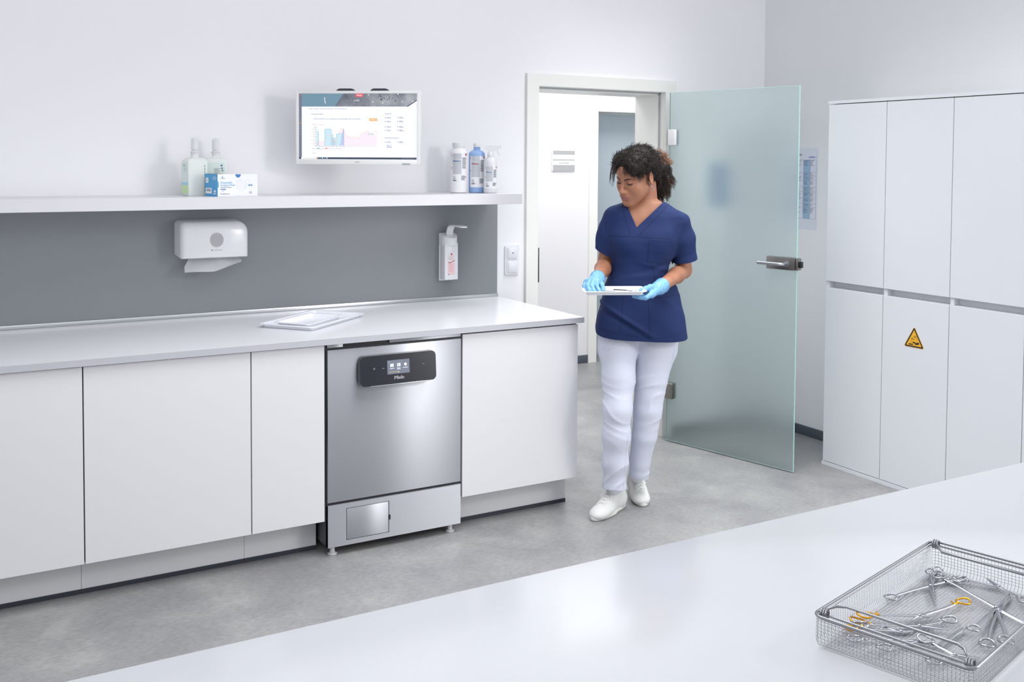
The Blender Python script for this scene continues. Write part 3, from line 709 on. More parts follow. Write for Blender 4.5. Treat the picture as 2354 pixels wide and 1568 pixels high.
def poster(name, label, M_, w, h, body, loc):
    t = thing(name, label, 'notice', loc)
    part('paper_sheet', t, mat('paper', (226, 228, 240), .6), lambda bm: bars(bm, 0, 0, w, h, M_, 0, .0006), smooth=None)
    return t
PM = frame_m((XR-.0001, -.115, 1.2165), (0, -1, 0), (0, 0, 1))
pn = poster('cleaning_plan', 'printed hygiene plan with a blue column on the right wall behind the glass door', PM, .338, .4805, None, (XR-.001, -.285, 1.2165))
PB = mat('print_blue', (158, 190, 216), .6); PK = mat('print_dark', (80, 84, 104), .6); PC = mat('print_logo_blue', (70, 110, 190), .6)
def _pp(bm):
    Mx = PM @ Matrix.Translation((0, 0, .0007))
    bars(bm, .2265, .064, .053, .345, Mx, 0, .0002)
    rows = [.409, .335, .314, .292, .250, .222, .186, .154, .132, .064]
    for r in rows: bars(bm, .02, r, .307, .0009, Mx, 1, .0004)
    for xx in (.02, .12, .2265, .2795, .327): bars(bm, xx, .064, .0009, .345, Mx, 1, .0004)
    rnd = random.Random(5)
    for a, b in zip(rows, rows[1:]):
        for xx, ww in ((.026, .05), (.125, .09), (.2285, .046), (.2815, .03)):
            k = max(1, int((a-b)/.009))
            for i in range(min(k, 5)): bars(bm, xx, a-.007-i*.0065, ww*rnd.uniform(.5, .95), .0018, Mx, 1, .0005)
    text(bm, 'schülke +', .0155, Mx, .327, .4215, 'RIGHT', 2, .0001, .0003); text(bm, 'Hygieneplan', .015, Mx, .215, .437, 'RIGHT', 1, .0001, .0002)
    text(bm, 'Womit', .006, Mx, .253, .4025, 'CENTER', 1, .0001, .0002); text(bm, 'Wer', .006, Mx, .303, .4025, 'CENTER', 1, .0001, .0002)
part('printed_table', pn, [PB, PK, PC], _pp, smooth=None)
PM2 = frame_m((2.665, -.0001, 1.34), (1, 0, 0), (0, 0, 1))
p2 = thing('reflection_stand_in', 'added blue sheet behind the frosted glass door, standing in for a reflection', 'notice', (2.755, -.001, 1.33))  # added blue sheet stands in for the scrubs' blurred reflection in the glass
part('blue_blur_sheet', p2, mat('blur_blue', (84, 132, 178), .6), lambda bm: bars(bm, 0, 0, .15, .27, PM2, 0, .0008), smooth=None)

# ------------------------------------------------------------------ trays on the worktop
TRAY = mat('melamine_white', (234, 236, 243), .22)
def tray_mesh(bm, L_, W_, h, rim, M_, t=.003):
    def ringp(l, w_, z, r): return [M_ @ Vector((p[0], p[1], z)) for p in rrect(-l/2, -w_/2, l/2, w_/2, r, 6)]
    rs = [ringp(L_-2*rim-.012, W_-2*rim-.012, 0, .012), ringp(L_-2*rim+.002, W_-2*rim+.002, h-.002, .016), ringp(L_, W_, h, .02), ringp(L_-.001, W_-.001, h+.003, .02), ringp(L_-2*rim, W_-2*rim, h+.0022, .015), ringp(L_-2*rim-.018, W_-2*rim-.018, t, .011)]
    vs = [[bm.verts.new(v) for v in r] for r in rs]; n = len(vs[0])
    for a, b in zip(vs, vs[1:]):
        for k in range(n): bm.faces.new((a[k], a[(k+1) % n], b[(k+1) % n], b[k]))
    bm.faces.new(vs[0][::-1]); bm.faces.new(vs[-1])
TA = math.atan2(.286, .338)
def tray(label, loc, L_, W_, h, ang, group='white trays stacked on the worktop'):
    bm = bmesh.new(); tray_mesh(bm, L_, W_, h, .012, Matrix()); o = obj('instrument_tray', bm, TRAY, None, smooth=40)
    o.location = loc; o.rotation_euler = (0, 0, ang); return tag(o, label, 'tray', group)
tray('large white tray lying on the worktop above the steel dishwasher', (.0815, -.4005, .8945), .445, .272, .015, TA)
tray('small white tray lying inside the larger tray on the worktop', (.048, -.449, .8985), .292, .178, .019, TA)

# ------------------------------------------------------------------ shelf bottles
ZS = 1.4478
SOAP = mat('soap_translucent', (240, 246, 243), .25, Transmission_Weight=.2, IOR=1.1)
CLEARP = mat('clear_plastic', (244, 245, 247), .15, Transmission_Weight=.35, IOR=1.1)
LBLUE = mat('label_sky', (160, 208, 232), .4); LGREEN = mat('label_green', (196, 226, 172), .4); LGREY = mat('label_grey', (110, 116, 130), .5)
LPALE = mat('label_pale_mint', (214, 228, 224), .35); LNAVY = mat('label_navy', (70, 80, 140), .4)
def soap_bottle(label, loc, rz, which):
    t = thing('soap_bottle', label, 'bottle', loc, rz, 'pump soap bottles on the shelf')
    W2, D2 = .047, .033
    def body(bm):
        secs = [(0, .92, .006), (.004, 1, .010), (.150, 1, .010), (.158, .93, .012), (.163, .75, .014), (.1665, .42, .012), (.170, .30, .0095), (.182, .29, .0095)]
        vs = []
        for z, s, r in secs:
            w_, d_ = W2*s, D2*s
            if s < .5: w_ = d_ = .0145 if s < .4 else .018
            vs.append([bm.verts.new((p[0], p[1], z)) for p in rrect(-w_, -d_, w_, d_, min(r, w_*.98, d_*.98), 5)])
        n = len(vs[0])
        for a, b in zip(vs, vs[1:]):
            for k in range(n): bm.faces.new((a[k], a[(k+1) % n], b[(k+1) % n], b[k]))
        bm.faces.new(vs[0][::-1]); bm.faces.new(vs[-1])
    b = part('bottle_body', t, SOAP, body, world=False, smooth=50)
    part('pump_collar', t, CLEARP, lambda bm: lathe(bm, [(.0165, .178), (.017, .188), (.021, .190), (.021, .193), (.014, .194), (.012, .199), (.0155, .201), (.0155, .243), (.0135, .250), (.005, .2535)], 28), world=False, label='clear pump cap')
    part('pump_stem', t, WHITEP, lambda bm: lathe(bm, [(.0055, .19), (.0055, .236), (.009, .237), (.009, .246)], 16), world=False)
    def lab(bm):
        # label face A on -x side, B on -y side
        if which == 0:
            Mx = frame_m((-W2-.0003, D2-.004, 0), (0, -1, 0), (0, 0, 1)); w_ = 2*D2-.008
            bars(bm, 0, .012, w_, .035, Mx, 1, .0003); bars(bm, 0, .047, w_, .012, Mx, 0, .0003); bars(bm, 0, .059, w_, .082, Mx, 3, .0003)
            disc(bm, w_*.55, .115, .007, .0006, Mx, 2, 20); disc(bm, w_*.55, .115, .006, .0007, Mx, 3, 20); text(bm, 'Tork', .008, Mx @ Matrix.Translation((0, 0, .0005)), w_*.3, .13, 'LEFT', 2, .0001)
        else:
            Mx = frame_m((-.038, -D2-.0003, 0), (1, 0, 0), (0, 0, 1)); bars(bm, 0, .015, .076, .13, Mx, 3, .0003); Mx = Mx @ Matrix.Translation((0, 0, .0004))
            for i in range(7): bars(bm, .03, .118-i*.0038, .028-(i % 3)*.006, .0014, Mx, 2, .0002)
            disc(bm, .062, .132, .004, .0003, Mx, 4); disc(bm, .064, .120, .0035, .0003, Mx, 4); disc(bm, .066, .110, .0035, .0003, Mx, 2)
    part('bottle_label', t, [LBLUE, LGREEN, LGREY, LPALE, LNAVY], lab, world=False, smooth=None)
    if which == 0:
        def side(bm):
            Mx = frame_m((-.03, -D2-.0003, 0), (1, 0, 0), (0, 0, 1)); bars(bm, .056, .018, .007, .120, Mx, 1, .0002)
            for i in range(9): bars(bm, .058, .02+i*.013, .003, .010, Mx @ Matrix.Translation((0, 0, .0003)), 0, .0002)
        part('side_print', t, [LGREY, LPALE], side, world=False, smooth=None)
    return t
soap_bottle('translucent pump soap bottle with green and blue label, left end of shelf', (-.3670, -.150, ZS), math.radians(14), 0)
soap_bottle('translucent pump soap bottle standing behind the surgical mask box', (-.2620, -.085, ZS), math.radians(-12), 1)

bx = thing('mask_box', 'blue and white disposable surgical mask box on the shelf', 'box', (-.306, -.300, ZS), math.radians(17.5))
BW, BD, BH = .197, .100, .096
part('carton', bx, mat('carton_white', (236, 238, 244), .45), lambda bm: box(bm, .0006, BW, 0, BD, 0, BH), world=False)
BLUE = mat('carton_blue', (74, 160, 212), .4); DBLUE = mat('carton_deep_blue', (52, 120, 190), .4)
part('blue_end', bx, BLUE, lambda bm: box(bm, 0, .0008, -.0004, BD, 0, BH+.0004), world=False)
part('lifted_flap', bx, mat('carton_inside', (170, 140, 120), .6), lambda bm: (prism(bm, [(.001, .004), (.03, .004), (.03, BD-.004), (.001, BD-.004)], .0012, Matrix.Translation((0, 0, BH+.0004)))), world=False)
def _bp(bm):
    Mf = frame_m((0, -.0003, 0), (1, 0, 0), (0, 0, 1)); Ml = frame_m((-.0003, BD, 0), (0, -1, 0), (0, 0, 1))
    text(bm, 'Disposable', .0128, Mf, .015, .0555, 'LEFT', 0, .0001); text(bm, 'Surgical Mask', .0128, Mf, .015, .0445, 'LEFT', 0, .0001)
    text(bm, 'Einweg OP-Maske', .0072, Mf, .015, .0365, 'LEFT', 2, .0001)
    prism(bm, rrect(.015, .0275, .040, .0325, .0024, 4), .0003, Mf, 1); text(bm, 'Schwachduft', .0040, Mf @ Matrix.Translation((0, 0, .0004)), .0275, .0288, 'CENTER', 3, .0001)
    text(bm, '50', .0055, Mf, .024, .0195, 'LEFT', 2, .0001); text(bm, 'EN 14683 Type II R', .0055, Mf, .014, .009, 'LEFT', 2, .0001, .0001); text(bm, 'CE', .011, Mf, .155, .0115, 'LEFT', 2, .0001, .0002)
    prism(bm, rrect(.151, .0435, .171, .0505, .0034, 4), .0003, Mf, 1); text(bm, 'Blue', .0058, Mf @ Matrix.Translation((0, 0, .0004)), .161, .0448, 'CENTER', 3, .0001, .0002)
    prism(bm, [(.1-.0135*math.cos(a), BH-.001-.0145*math.sin(a)) for a in np.linspace(0, PI, 16)], .0003, Mf, 1)
    bars(bm, 0, .038, .0055, .026, Mf, 4, .0003)
    disc(bm, .026, .0835, .005, .0003, Mf, 0, 20, .7); disc(bm, .0285, .0835, .0035, .0004, Mf, 3, 16, .8); text(bm, 'MEDIMASK', .0042, Mf, .016, .0762, 'LEFT', 2, .0001)
    def ring(pts, w_, mi=5):
        for a, b in zip(pts, pts[1:]):
            dx, dy = b[0]-a[0], b[1]-a[1]; l = math.hypot(dx, dy) or 1; nx, ny = -dy/l*w_, dx/l*w_
            prism(bm, [(a[0]-nx, a[1]-ny), (b[0]-nx, b[1]-ny), (b[0]+nx, b[1]+ny), (a[0]+nx, a[1]+ny)], .0002, Mf, mi)
    mk = [(.094, .063), (.108, .066), (.122, .060), (.133, .062), (.137, .046), (.132, .030), (.118, .022), (.104, .026), (.095, .040), (.094, .063)]
    ring(mk, .0004); ring([(.1, .066), (.107, .074), (.113, .074), (.116, .064)], .0004); ring([(.133, .062), (.153, .072), (.155, .066), (.137, .034)], .0004)
    for k in range(3): ring([(.094, .056-k*.008), (.110, .054-k*.009), (.136, .052-k*.008)], .0003)
    bars(bm, .006, .058, .022, .022, Ml, 3, .0003); bars(bm, .006, .012, .048, .024, Ml, 3, .0003)
    for k in range(14): bars(bm, .012+k*.0026, .021, .0008+.0007*(k % 3), .011, Ml, 2, .0004)
    for k in range(3): bars(bm, .009, .063+k*.005, .014, .0014, Ml, 2, .0004)
    prism(bm, rrect(.062, .072, .090, .084, .004, 4), .0003, Ml, 3); prism(bm, rrect(.0635, .0735, .0885, .0825, .0035, 4), .0004, Ml, 4); text(bm, '50', .007, Ml @ Matrix.Translation((0, 0, .0004)), .076, .0752, 'CENTER', 3, .0001)
    disc(bm, .080, .022, .007, .0003, Ml, 3, 20, .8); text(bm, 'MEDIMASK', .0055, Ml, .064, .010, 'LEFT', 3, .0001, .0002)
part('carton_print', bx, [BLUE, DBLUE, mat('carton_text', (90, 96, 120), .5), WHITEM, BLUE, mat('carton_line', (200, 204, 220), .5)], _bp, world=False, smooth=None)

def chem_label(bm, R, z0, z1, c2, a0=-PI*.80, a1=-PI*.12):
    """curved label with grey block, brand tab and coloured bar; angles measured round the bottle"""
    def patch(u0, u1, v0, v1, mi, off=.0004):
        n = max(2, int((u1-u0)*24)); A = []
        for i in range(n+1):
            a = a0+(a1-a0)*(u0+(u1-u0)*i/n); A.append([bm.verts.new(((R+off)*math.cos(a), (R+off)*math.sin(a), z0+(z1-z0)*v)) for v in (v0, v1)])
        for p, q in zip(A, A[1:]):
            f = bm.faces.new((p[0], q[0], q[1], p[1])); f.material_index = mi
    patch(.02, 1, 0, 1, 3); patch(.12, .62, .33, 1, 0, .0006); patch(.86, 1, .93, 1, 1, .0008)
    patch(.12, .54, .735, .755, c2, .0009)
    def wrap(s_, u, v, size, mi, off):
        tb_m = bmesh.new(); text(tb_m, s_, size, Matrix(), 0, 0, 'LEFT', mi, .0001)
        mp = {}
        for q in tb_m.verts:
            a = a0+(a1-a0)*u+q.co.x/R; r_ = R+off+q.co.z; mp[q] = bm.verts.new((r_*math.cos(a), r_*math.sin(a), z0+(z1-z0)*v+q.co.y))
        for f in tb_m.faces:
            g = bm.faces.new([mp[q] for q in f.verts]); g.material_index = mi
        tb_m.free()
    k = (z1-z0)/.15
    wrap('ProCare', .14, .79, .0125*k, 3, .0009); wrap('Med 10 A', .14, .762, .0058*k, 4, .0009); wrap('Miele', .875, .945, .0055*k, 3, .0010)
    rnd = random.Random(11)
    for i in range(15):
        patch(.66, .66+rnd.uniform(.2, .3), .86-i*.025, .872-i*.025, 4, .0008)
    for i in range(8): patch(.6, .6+rnd.uniform(.2, .34), .27-i*.02, .28-i*.02, 4, .0008)
    for i in range(5): patch(.14, .14+rnd.uniform(.12, .3), .24-i*.035, .25-i*.035, 4, .0008)
    for i in range(9): patch(.14+i*.024, .14+i*.024+.010+.006*(i % 2), .11, .145, 4, .0008)
    patch(.02, .05, .9, .97, 1, .0008); patch(.03, .06, .5, .56, 1, .0008)
CL = [mat('label_silver', (196, 200, 208), .35), mat('label_brand_red', (150, 30, 46), .4), mat('label_line_blue', (60, 120, 184), .4), mat('label_white', (238, 239, 243), .35), mat('label_text_grey', (96, 100, 112), .5), mat('label_line_red', (196, 40, 70), .4)]
wb = thing('cleaner_bottle', 'white plastic bottle with grey label and blue line, left of the blue one', 'bottle', (.9155, -.150, ZS), math.radians(-28))
part('bottle_body', wb, WHITEM, lambda bm: lathe(bm, [(.034, 0), (.0415, .003), (.0425, .012), (.0428, .10), (.0425, .198), (.040, .208), (.033, .218), (.027, .222), (.027, .228)], 40), world=False, smooth=50)
def _rib(bm, r, z0, z1, n=28):
    lathe(bm, [(r, z0), (r*1.03, z0+.003), (r*1.03, z1-.002), (r*.96, z1)], 28)
    for k in range(n): a = 2*PI*k/n; tube(bm, [((r*1.03)*math.cos(a), (r*1.03)*math.sin(a), z0+.003), ((r*1.03)*math.cos(a), (r*1.03)*math.sin(a), z1-.003)], .0009, 4)
part('screw_cap', wb, WHITEP, lambda bm: _rib(bm, .030, .2275, .2505), world=False)
part('bottle_label', wb, CL, lambda bm: chem_label(bm, .0428, .044, .196, 2), world=False, smooth=None)
BLB = mat('blue_plastic', (160, 192, 240), .2, Transmission_Weight=.1, IOR=1.3)
bb = thing('cleaner_bottle', 'translucent blue bottle with white cap between two white bottles', 'bottle', (1.0132, -.160, ZS), math.radians(-28))
part('bottle_body', bb, BLB, lambda bm: lathe(bm, [(.036, 0), (.0405, .003), (.041, .012), (.041, .170), (.0415, .192), (.040, .200), (.030, .210), (.020, .2145), (.0165, .217), (.0175, .221), (.0175, .225), (.0155, .226), (.0155, .23)], 40), world=False, smooth=50)
part('screw_cap', bb, WHITEP, lambda bm: _rib(bm, .0172, .2295, .2475, 22), world=False)
part('bottle_label', bb, CL, lambda bm: chem_label(bm, .0412, .028, .184, 5), world=False, smooth=None)
sb = thing('spray_bottle', 'small white spray bottle with trigger head at the shelf end', 'bottle', (1.0495, -.236, ZS), math.radians(-28))
part('bottle_body', sb, mat('milky_plastic', (236, 238, 242), .3, Transmission_Weight=.15), lambda bm: lathe(bm, [(.030, 0), (.0335, .003), (.034, .01), (.034, .148), (.0325, .160), (.026, .170), (.016, .178), (.0135, .182), (.0135, .19)], 36), world=False, smooth=50)
def _sh(bm):
    lathe(bm, [(.0155, .182), (.016, .195), (.0125, .2), (.011, .206)], 24)
    for s in (-1, 1): pass
    poly = [(-.024, .217), (-.030, .226), (-.024, .236), (.0, .239), (.052, .237), (.056, .234), (.056, .222), (.048, .221), (.030, .214), (.014, .203), (-.011, .203), (-.016, .211)]
    prism(bm, poly, .018, frame_m((0, .009, 0), (1, 0, 0), (0, 0, 1)))
part('spray_head', sb, WHITEP, _sh, world=False)
part('trigger', sb, WHITEP, lambda bm: prism(bm, [(.030, .216), (.036, .219), (.041, .205), (.047, .192), (.049, .184), (.045, .185), (.038, .193), (.033, .203)], .010, frame_m((0, .005, 0), (1, 0, 0), (0, 0, 1))), world=False)
part('bottle_label', sb, CL, lambda bm: chem_label(bm, .0342, .022, .132, 2), world=False, smooth=None)
# ------------------------------------------------------------------ wire basket with instruments
A3 = Vector((-.102, -3.530, 0)); BDIR = Vector((.9649, .2627, 0)).normalized(); SDIR = Vector((BDIR.y, -BDIR.x, 0))
BL, BW_, BH_ = .475, .263, .055
bc = A3 + BDIR*BL/2 + SDIR*BW_/2
TZ = .8003
bk = thing('wire_basket', 'steel wire mesh sterilising basket full of surgical instruments on the foreground table', 'basket', (bc.x, bc.y, TZ), math.atan2(BDIR.y, BDIR.x))
def _mesh(bm):
    r = .00036; R = .014
    def U(half, top):  # profile across
        pts = [(-half, top)]
        for i in range(6): a = math.radians(180+90*i/5); pts.append((-half+R+R*math.cos(a), R+R*math.sin(a)))
        for i in range(6): a = math.radians(270+90*i/5); pts.append((half-R+R*math.cos(a), R+R*math.sin(a)))
        pts.append((half, top)); return pts
    nx = 72; ny = 39
    for i in range(nx+1):
        x = -BL/2+.008+(BL-.016)*i/nx; tube(bm, [(x, p[0], p[1]+.0008) for p in U(BW_/2-.003, BH_-.002)], r, 4, cap=False)
    for i in range(ny+1):
        y = -BW_/2+.008+(BW_-.016)*i/ny; tube(bm, [(p[0], y, p[1]+.0016) for p in U(BL/2-.003, BH_-.002)], r, 4, cap=False)
    for k in range(7):
        z = .012+k*.0058; tube(bm, [(p[0], p[1], z) for p in rrect(-BL/2+.003, -BW_/2+.003, BL/2-.003, BW_/2-.003, .010, 4)], r, 4, closed=True)
part('wire_mesh', bk, WIRE, _mesh, world=False, smooth=60)
part('rim', bk, WIRE, lambda bm: (tube(bm, [(p[0], p[1], BH_) for p in rrect(-BL/2, -BW_/2, BL/2, BW_/2, .016, 7)], .0024, 10, closed=True), tube(bm, [(p[0], p[1], BH_-.0045) for p in rrect(-BL/2+.003, -BW_/2+.003, BL/2-.003, BW_/2-.003, .013, 6)], .0011, 6, closed=True)), world=False, smooth=60)
for s in (-1, 1):
    def _hd(bm, s=s):
        xo = s*(BL/2-(.012 if s > 0 else .018)); hz = .002 if s > 0 else .012; w_ = BW_/2-.018
        tube(bm, [(xo, -w_, BH_-.002), (xo, w_, BH_-.002)], .0021, 8)
        xi = s*(BL/2-(.052 if s > 0 else .042))
        tube(bm, [(xo, -w_-.003, BH_+.003), (s*(BL/2-.020), -w_-.001, BH_+hz*.75), (s*(BL/2-.032), -w_+.008, BH_+hz), (xi, -w_+.022, BH_+hz), (xi, w_-.022, BH_+hz), (s*(BL/2-.032), w_-.008, BH_+hz), (s*(BL/2-.020), w_+.001, BH_+hz*.75), (xo, w_+.003, BH_+.003)], .0024, 10)
        for yy in (-w_-.006, w_+.006):
            for q in range(3):
                cy_ = yy+(q-1)*.0042
                tube(bm, [(xo+.0065*math.cos(a), cy_, BH_-.001+.0075*math.sin(a)) for a in np.linspace(0, 2*PI, 15)[:-1]], .0019, 6, closed=True)
    part('handle', bk, WIRE, _hd, world=False, smooth=60)

def bz(X, Y, z):  # pixel of the close-up crop -> point at height z
    p = at(1850+X/4.506, 1220+Y/4.506, 'z', z); return Vector(p)
def instrument(name, label, cat, rings, joint, tips, mh=CHROME, mb=CHROME, z=.8045, curve=0, rsz=.0115, lift=.004, rr=.0017):
    """rings, joint and tips are points on the basket floor; the two halves cross at the joint"""
    J = bz(*joint, z+.003); Rg = [bz(*r, z+.004+i*lift) for i, r in enumerate(rings)]; Tp = [bz(*t, z+.002+i*.0015) for i, t in enumerate(tips)]
    t = thing(name, label, cat, (J.x, J.y, z), 0, 'surgical instruments in the wire basket')
    for i, Rc in enumerate(Rg):
        d = (J-Rc); L_ = d.length; d.normalize(); n_ = Vector((-d.y, d.x, 0)); sd_ = 1 if i == 0 else -1
        start = Rc + d*(rsz*1.02)
        def hr(bm):
            tube(bm, [Rc+d*(rsz*1.12*math.cos(a))+n_*(rsz*.92*math.sin(a))+Vector((0, 0, .0012*math.cos(2*a))) for a in np.linspace(0, 2*PI, 25)[:-1]], rr, 8, closed=True)
            if mh is not mb: tube(bm, [start, start+d*.014], [rr*1.3, rr*1.1], 8); tube(bm, [start+d*.011, start+d*.011-n_*sd_*.008+Vector((0, 0, .002))], .0016, 6)
        part('ring_handle', t, mh, hr, smooth=60, label='gold ring handle' if mh is GOLD else None)
        T_ = Tp[i % len(Tp)]; e = (T_-J); Le = e.length; e.normalize(); m_ = Vector((-e.y, e.x, 0))
        def sh(bm):
            a = start+(d*.012 if mh is not mb else Vector()); pts = [a, a.lerp(J, .33)+n_*sd_*.0015, a.lerp(J, .8), J]; rad = [.0019, .0021, .0028, .0042]
            for k in range(1, 7):
                u = k/6; pts.append(J+e*Le*u+m_*(curve*Le*u*u)); rad.append(.0042*(1-u)**.8+.0006)
            tube(bm, pts, rad, 8, squash=(.5, 1.25))
            if mh is mb: tube(bm, [a+d*.004, a+d*.004-n_*sd_*.006], .0013, 6)
        part('shank_and_blade', t, mb, sh, smooth=60)
    part('joint_screw', t, mb, lambda bm: lathe(bm, [(.0036, -.002), (.0036, .0028), (.0022, .0036)], 14, tuple(J)), smooth=40)
    return t
instrument('forceps', 'long curved steel clamp lying across the far half of the wire basket', 'forceps', [(890, 685), (1600, 500)], (1490, 512), [(1650, 572), (1660, 560)], curve=.12)
instrument('scissors', 'small pointed steel scissors by the far corner of the wire basket', 'scissors', [(1375, 402), (1305, 425)], (1305, 575), [(1342, 772), (1336, 760)], rsz=.010)
instrument('forceps', 'long steel clamp reaching from the far corner to the right basket side', 'forceps', [(1385, 468), (1745, 1010)], (1985, 800), [(2290, 985), (2262, 955)], z=.8065, curve=.05)
instrument('forceps', 'steel clamp with ratchet lying against the far mesh wall', 'forceps', [(1612, 497), (2280, 720)], (2010, 585), [(1875, 492), (1900, 500)], z=.8055)
instrument('needle_holder', 'gold-handled needle holder spread open in the middle of the basket', 'needle holder', [(1640, 730), (620, 868)], (1190, 885), [(1120, 922), (1392, 886)], mh=GOLD, z=.8075, rsz=.0125)
instrument('scissors', 'broad steel scissors opened just in front of the gold-handled holder', 'scissors', [(1495, 918), (570, 970)], (1190, 990), [(950, 985), (1560, 1037)], rsz=.0125, rr=.002)
instrument('needle_holder', 'gold-ringed needle holder half hidden under the near basket handle', 'needle holder', [(540, 925), (470, 1000)], (1000, 1050), [(1160, 1020), (1150, 1035)], mh=GOLD, z=.8035, rsz=.0105)
instrument('forceps', 'steel forceps with bent tip lying along the near basket side', 'forceps', [(515, 1112), (820, 1205)], (1180, 1145), [(1410, 1195), (1400, 1180)], curve=-.1, rsz=.012)
instrument('scissors', 'straight steel scissors with large rings near the front corner of the basket', 'scissors', [(1888, 1165), (2085, 1135)], (1990, 830), [(2135, 690), (2128, 650)], rsz=.0135, rr=.0019)
instrument('forceps', 'steel forceps crossing under the near handle beside the front coil', 'forceps', [(1335, 1345), (1250, 1120)], (1560, 1290), [(1850, 1325), (1830, 1338)], rsz=.012)
single('retractor', 'flat steel L-shaped retractor lying in the wire basket', 'retractor', CHROME, lambda bm: tube(bm, [bz(1650, 1015, .8085), bz(1630, 1020, .8085), bz(1430, 1162, .8075), bz(1400, 1190, .8085)], .0034, 8, squash=(.35, 1.2)), tuple(bz(1540, 1090, .8045)), group='surgical instruments in the wire basket', smooth=60)
# ------------------------------------------------------------------ implicit-surface toolkit
class Field:
    def __init__(s, xs, ys, zs):
        s.x, s.y, s.z = [np.asarray(a, np.float32) for a in (xs, ys, zs)]
        s.F = np.full((len(s.x), len(s.y), len(s.z)), .08, np.float32)
    def sub(s, lo, hi):
        r = []
        for a, l, h in zip((s.x, s.y, s.z), lo, hi):
            i, j = np.searchsorted(a, l), np.searchsorted(a, h); r.append(slice(max(0, i-1), min(len(a), j+1)))
        sl = tuple(r); X, Y, Z = s.x[sl[0]][:, None, None], s.y[sl[1]][None, :, None], s.z[sl[2]][None, None, :]
        return sl, X, Y, Z
    def add(s, fn, lo, hi, k=.01, op='u'):
        sl, X, Y, Z = s.sub(lo, hi)
        if min(q.stop-q.start for q in sl) <= 0: return
        d = np.broadcast_to(fn(X, Y, Z), s.F[sl].shape).astype(np.float32); f = s.F[sl]
        if op == 'u':
            h = np.maximum(k-np.abs(f-d), 0)/k; s.F[sl] = np.minimum(f, d)-h*h*k/4
        elif op == 'sub':
            d = -d; h = np.maximum(k-np.abs(f-d), 0)/k; s.F[sl] = np.maximum(f, d)+h*h*k/4
        elif op == 'add': s.F[sl] = f+d
    def cone(s, a, b, ra, rb, k=.01, op='u', sq=None):
        a, b = np.array(a, float), np.array(b, float); m = max(ra, rb)+.04
        ba = b-a; L2 = ba@ba+1e-12
        def fn(X, Y, Z):
            px, py, pz = X-a[0], Y-a[1], Z-a[2]; h = np.clip((px*ba[0]+py*ba[1]+pz*ba[2])/L2, 0, 1)
            return np.sqrt((px-ba[0]*h)**2+(py-ba[1]*h)**2+(pz-ba[2]*h)**2)-(ra+(rb-ra)*h)
        s.add(fn, np.minimum(a, b)-m, np.maximum(a, b)+m, k, op)
    def chain(s, pts, k=.01):
        for (a, ra), (b, rb) in zip(pts, pts[1:]): s.cone(a, b, ra, rb, k)
    def ell(s, c, r, R=None, k=.01, op='u'):
        c = np.array(c, float); m = max(r)+.03; R = np.eye(3) if R is None else np.asarray(R)
        def fn(X, Y, Z):
            p = (X-c[0], Y-c[1], Z-c[2]); q = [(p[0]*R[0, i]+p[1]*R[1, i]+p[2]*R[2, i]) for i in range(3)]
            k0 = np.sqrt((q[0]/r[0])**2+(q[1]/r[1])**2+(q[2]/r[2])**2); k1 = np.sqrt((q[0]/r[0]**2)**2+(q[1]/r[1]**2)**2+(q[2]/r[2]**2)**2)+1e-9
            return k0*(k0-1)/k1
        s.add(fn, c-m, c+m, k, op)
    def mesh(s):
        F = s.F; neg = F < 0; nx, ny, nz = F.shape
        c = np.zeros((nx-1, ny-1, nz-1), np.int8)
        for i in (0, 1):
            for j in (0, 1):
                for k in (0, 1): c += neg[i:nx-1+i, j:ny-1+j, k:nz-1+k]
        act = (c > 0) & (c < 8); I, J, K = np.nonzero(act); n = len(I)
        idx = np.full(act.shape, -1, np.int32); idx[I, J, K] = np.arange(n)
        P = np.zeros((n, 3)); W = np.zeros(n)
        cs = [(0, 0, 0), (1, 0, 0), (0, 1, 0), (1, 1, 0), (0, 0, 1), (1, 0, 1), (0, 1, 1), (1, 1, 1)]
        for a, b in ((0, 1), (2, 3), (4, 5), (6, 7), (0, 2), (1, 3), (4, 6), (5, 7), (0, 4), (1, 5), (2, 6), (3, 7)):
            A, Bc = cs[a], cs[b]; fa = F[I+A[0], J+A[1], K+A[2]]; fb = F[I+Bc[0], J+Bc[1], K+Bc[2]]
            m = (fa < 0) != (fb < 0); t = np.where(m, fa/np.where(m, fa-fb, 1), 0)
            pa = np.stack([s.x[I+A[0]], s.y[J+A[1]], s.z[K+A[2]]], 1); pb = np.stack([s.x[I+Bc[0]], s.y[J+Bc[1]], s.z[K+Bc[2]]], 1)
            P += np.where(m[:, None], pa+(pb-pa)*t[:, None], 0); W += m
        P /= W[:, None]
        Q = []
        def quads(M, flip, g):
            a, b, c_, d = g
            q = np.stack([a, b, c_, d], 1); q[flip] = q[flip][:, ::-1]; Q.append(q)
        i, j, k = np.nonzero(neg[:-1, 1:-1, 1:-1] != neg[1:, 1:-1, 1:-1]); fl = ~neg[:-1, 1:-1, 1:-1][i, j, k]
        quads(0, fl, (idx[i, j, k], idx[i, j+1, k], idx[i, j+1, k+1], idx[i, j, k+1]))
        i, j, k = np.nonzero(neg[1:-1, :-1, 1:-1] != neg[1:-1, 1:, 1:-1]); fl = neg[1:-1, :-1, 1:-1][i, j, k]
        quads(0, fl, (idx[i, j, k], idx[i+1, j, k], idx[i+1, j, k+1], idx[i, j, k+1]))
        i, j, k = np.nonzero(neg[1:-1, 1:-1, :-1] != neg[1:-1, 1:-1, 1:]); fl = ~neg[1:-1, 1:-1, :-1][i, j, k]
        quads(0, fl, (idx[i, j, k], idx[i+1, j, k], idx[i+1, j+1, k], idx[i, j+1, k]))
        return P, np.concatenate(Q)
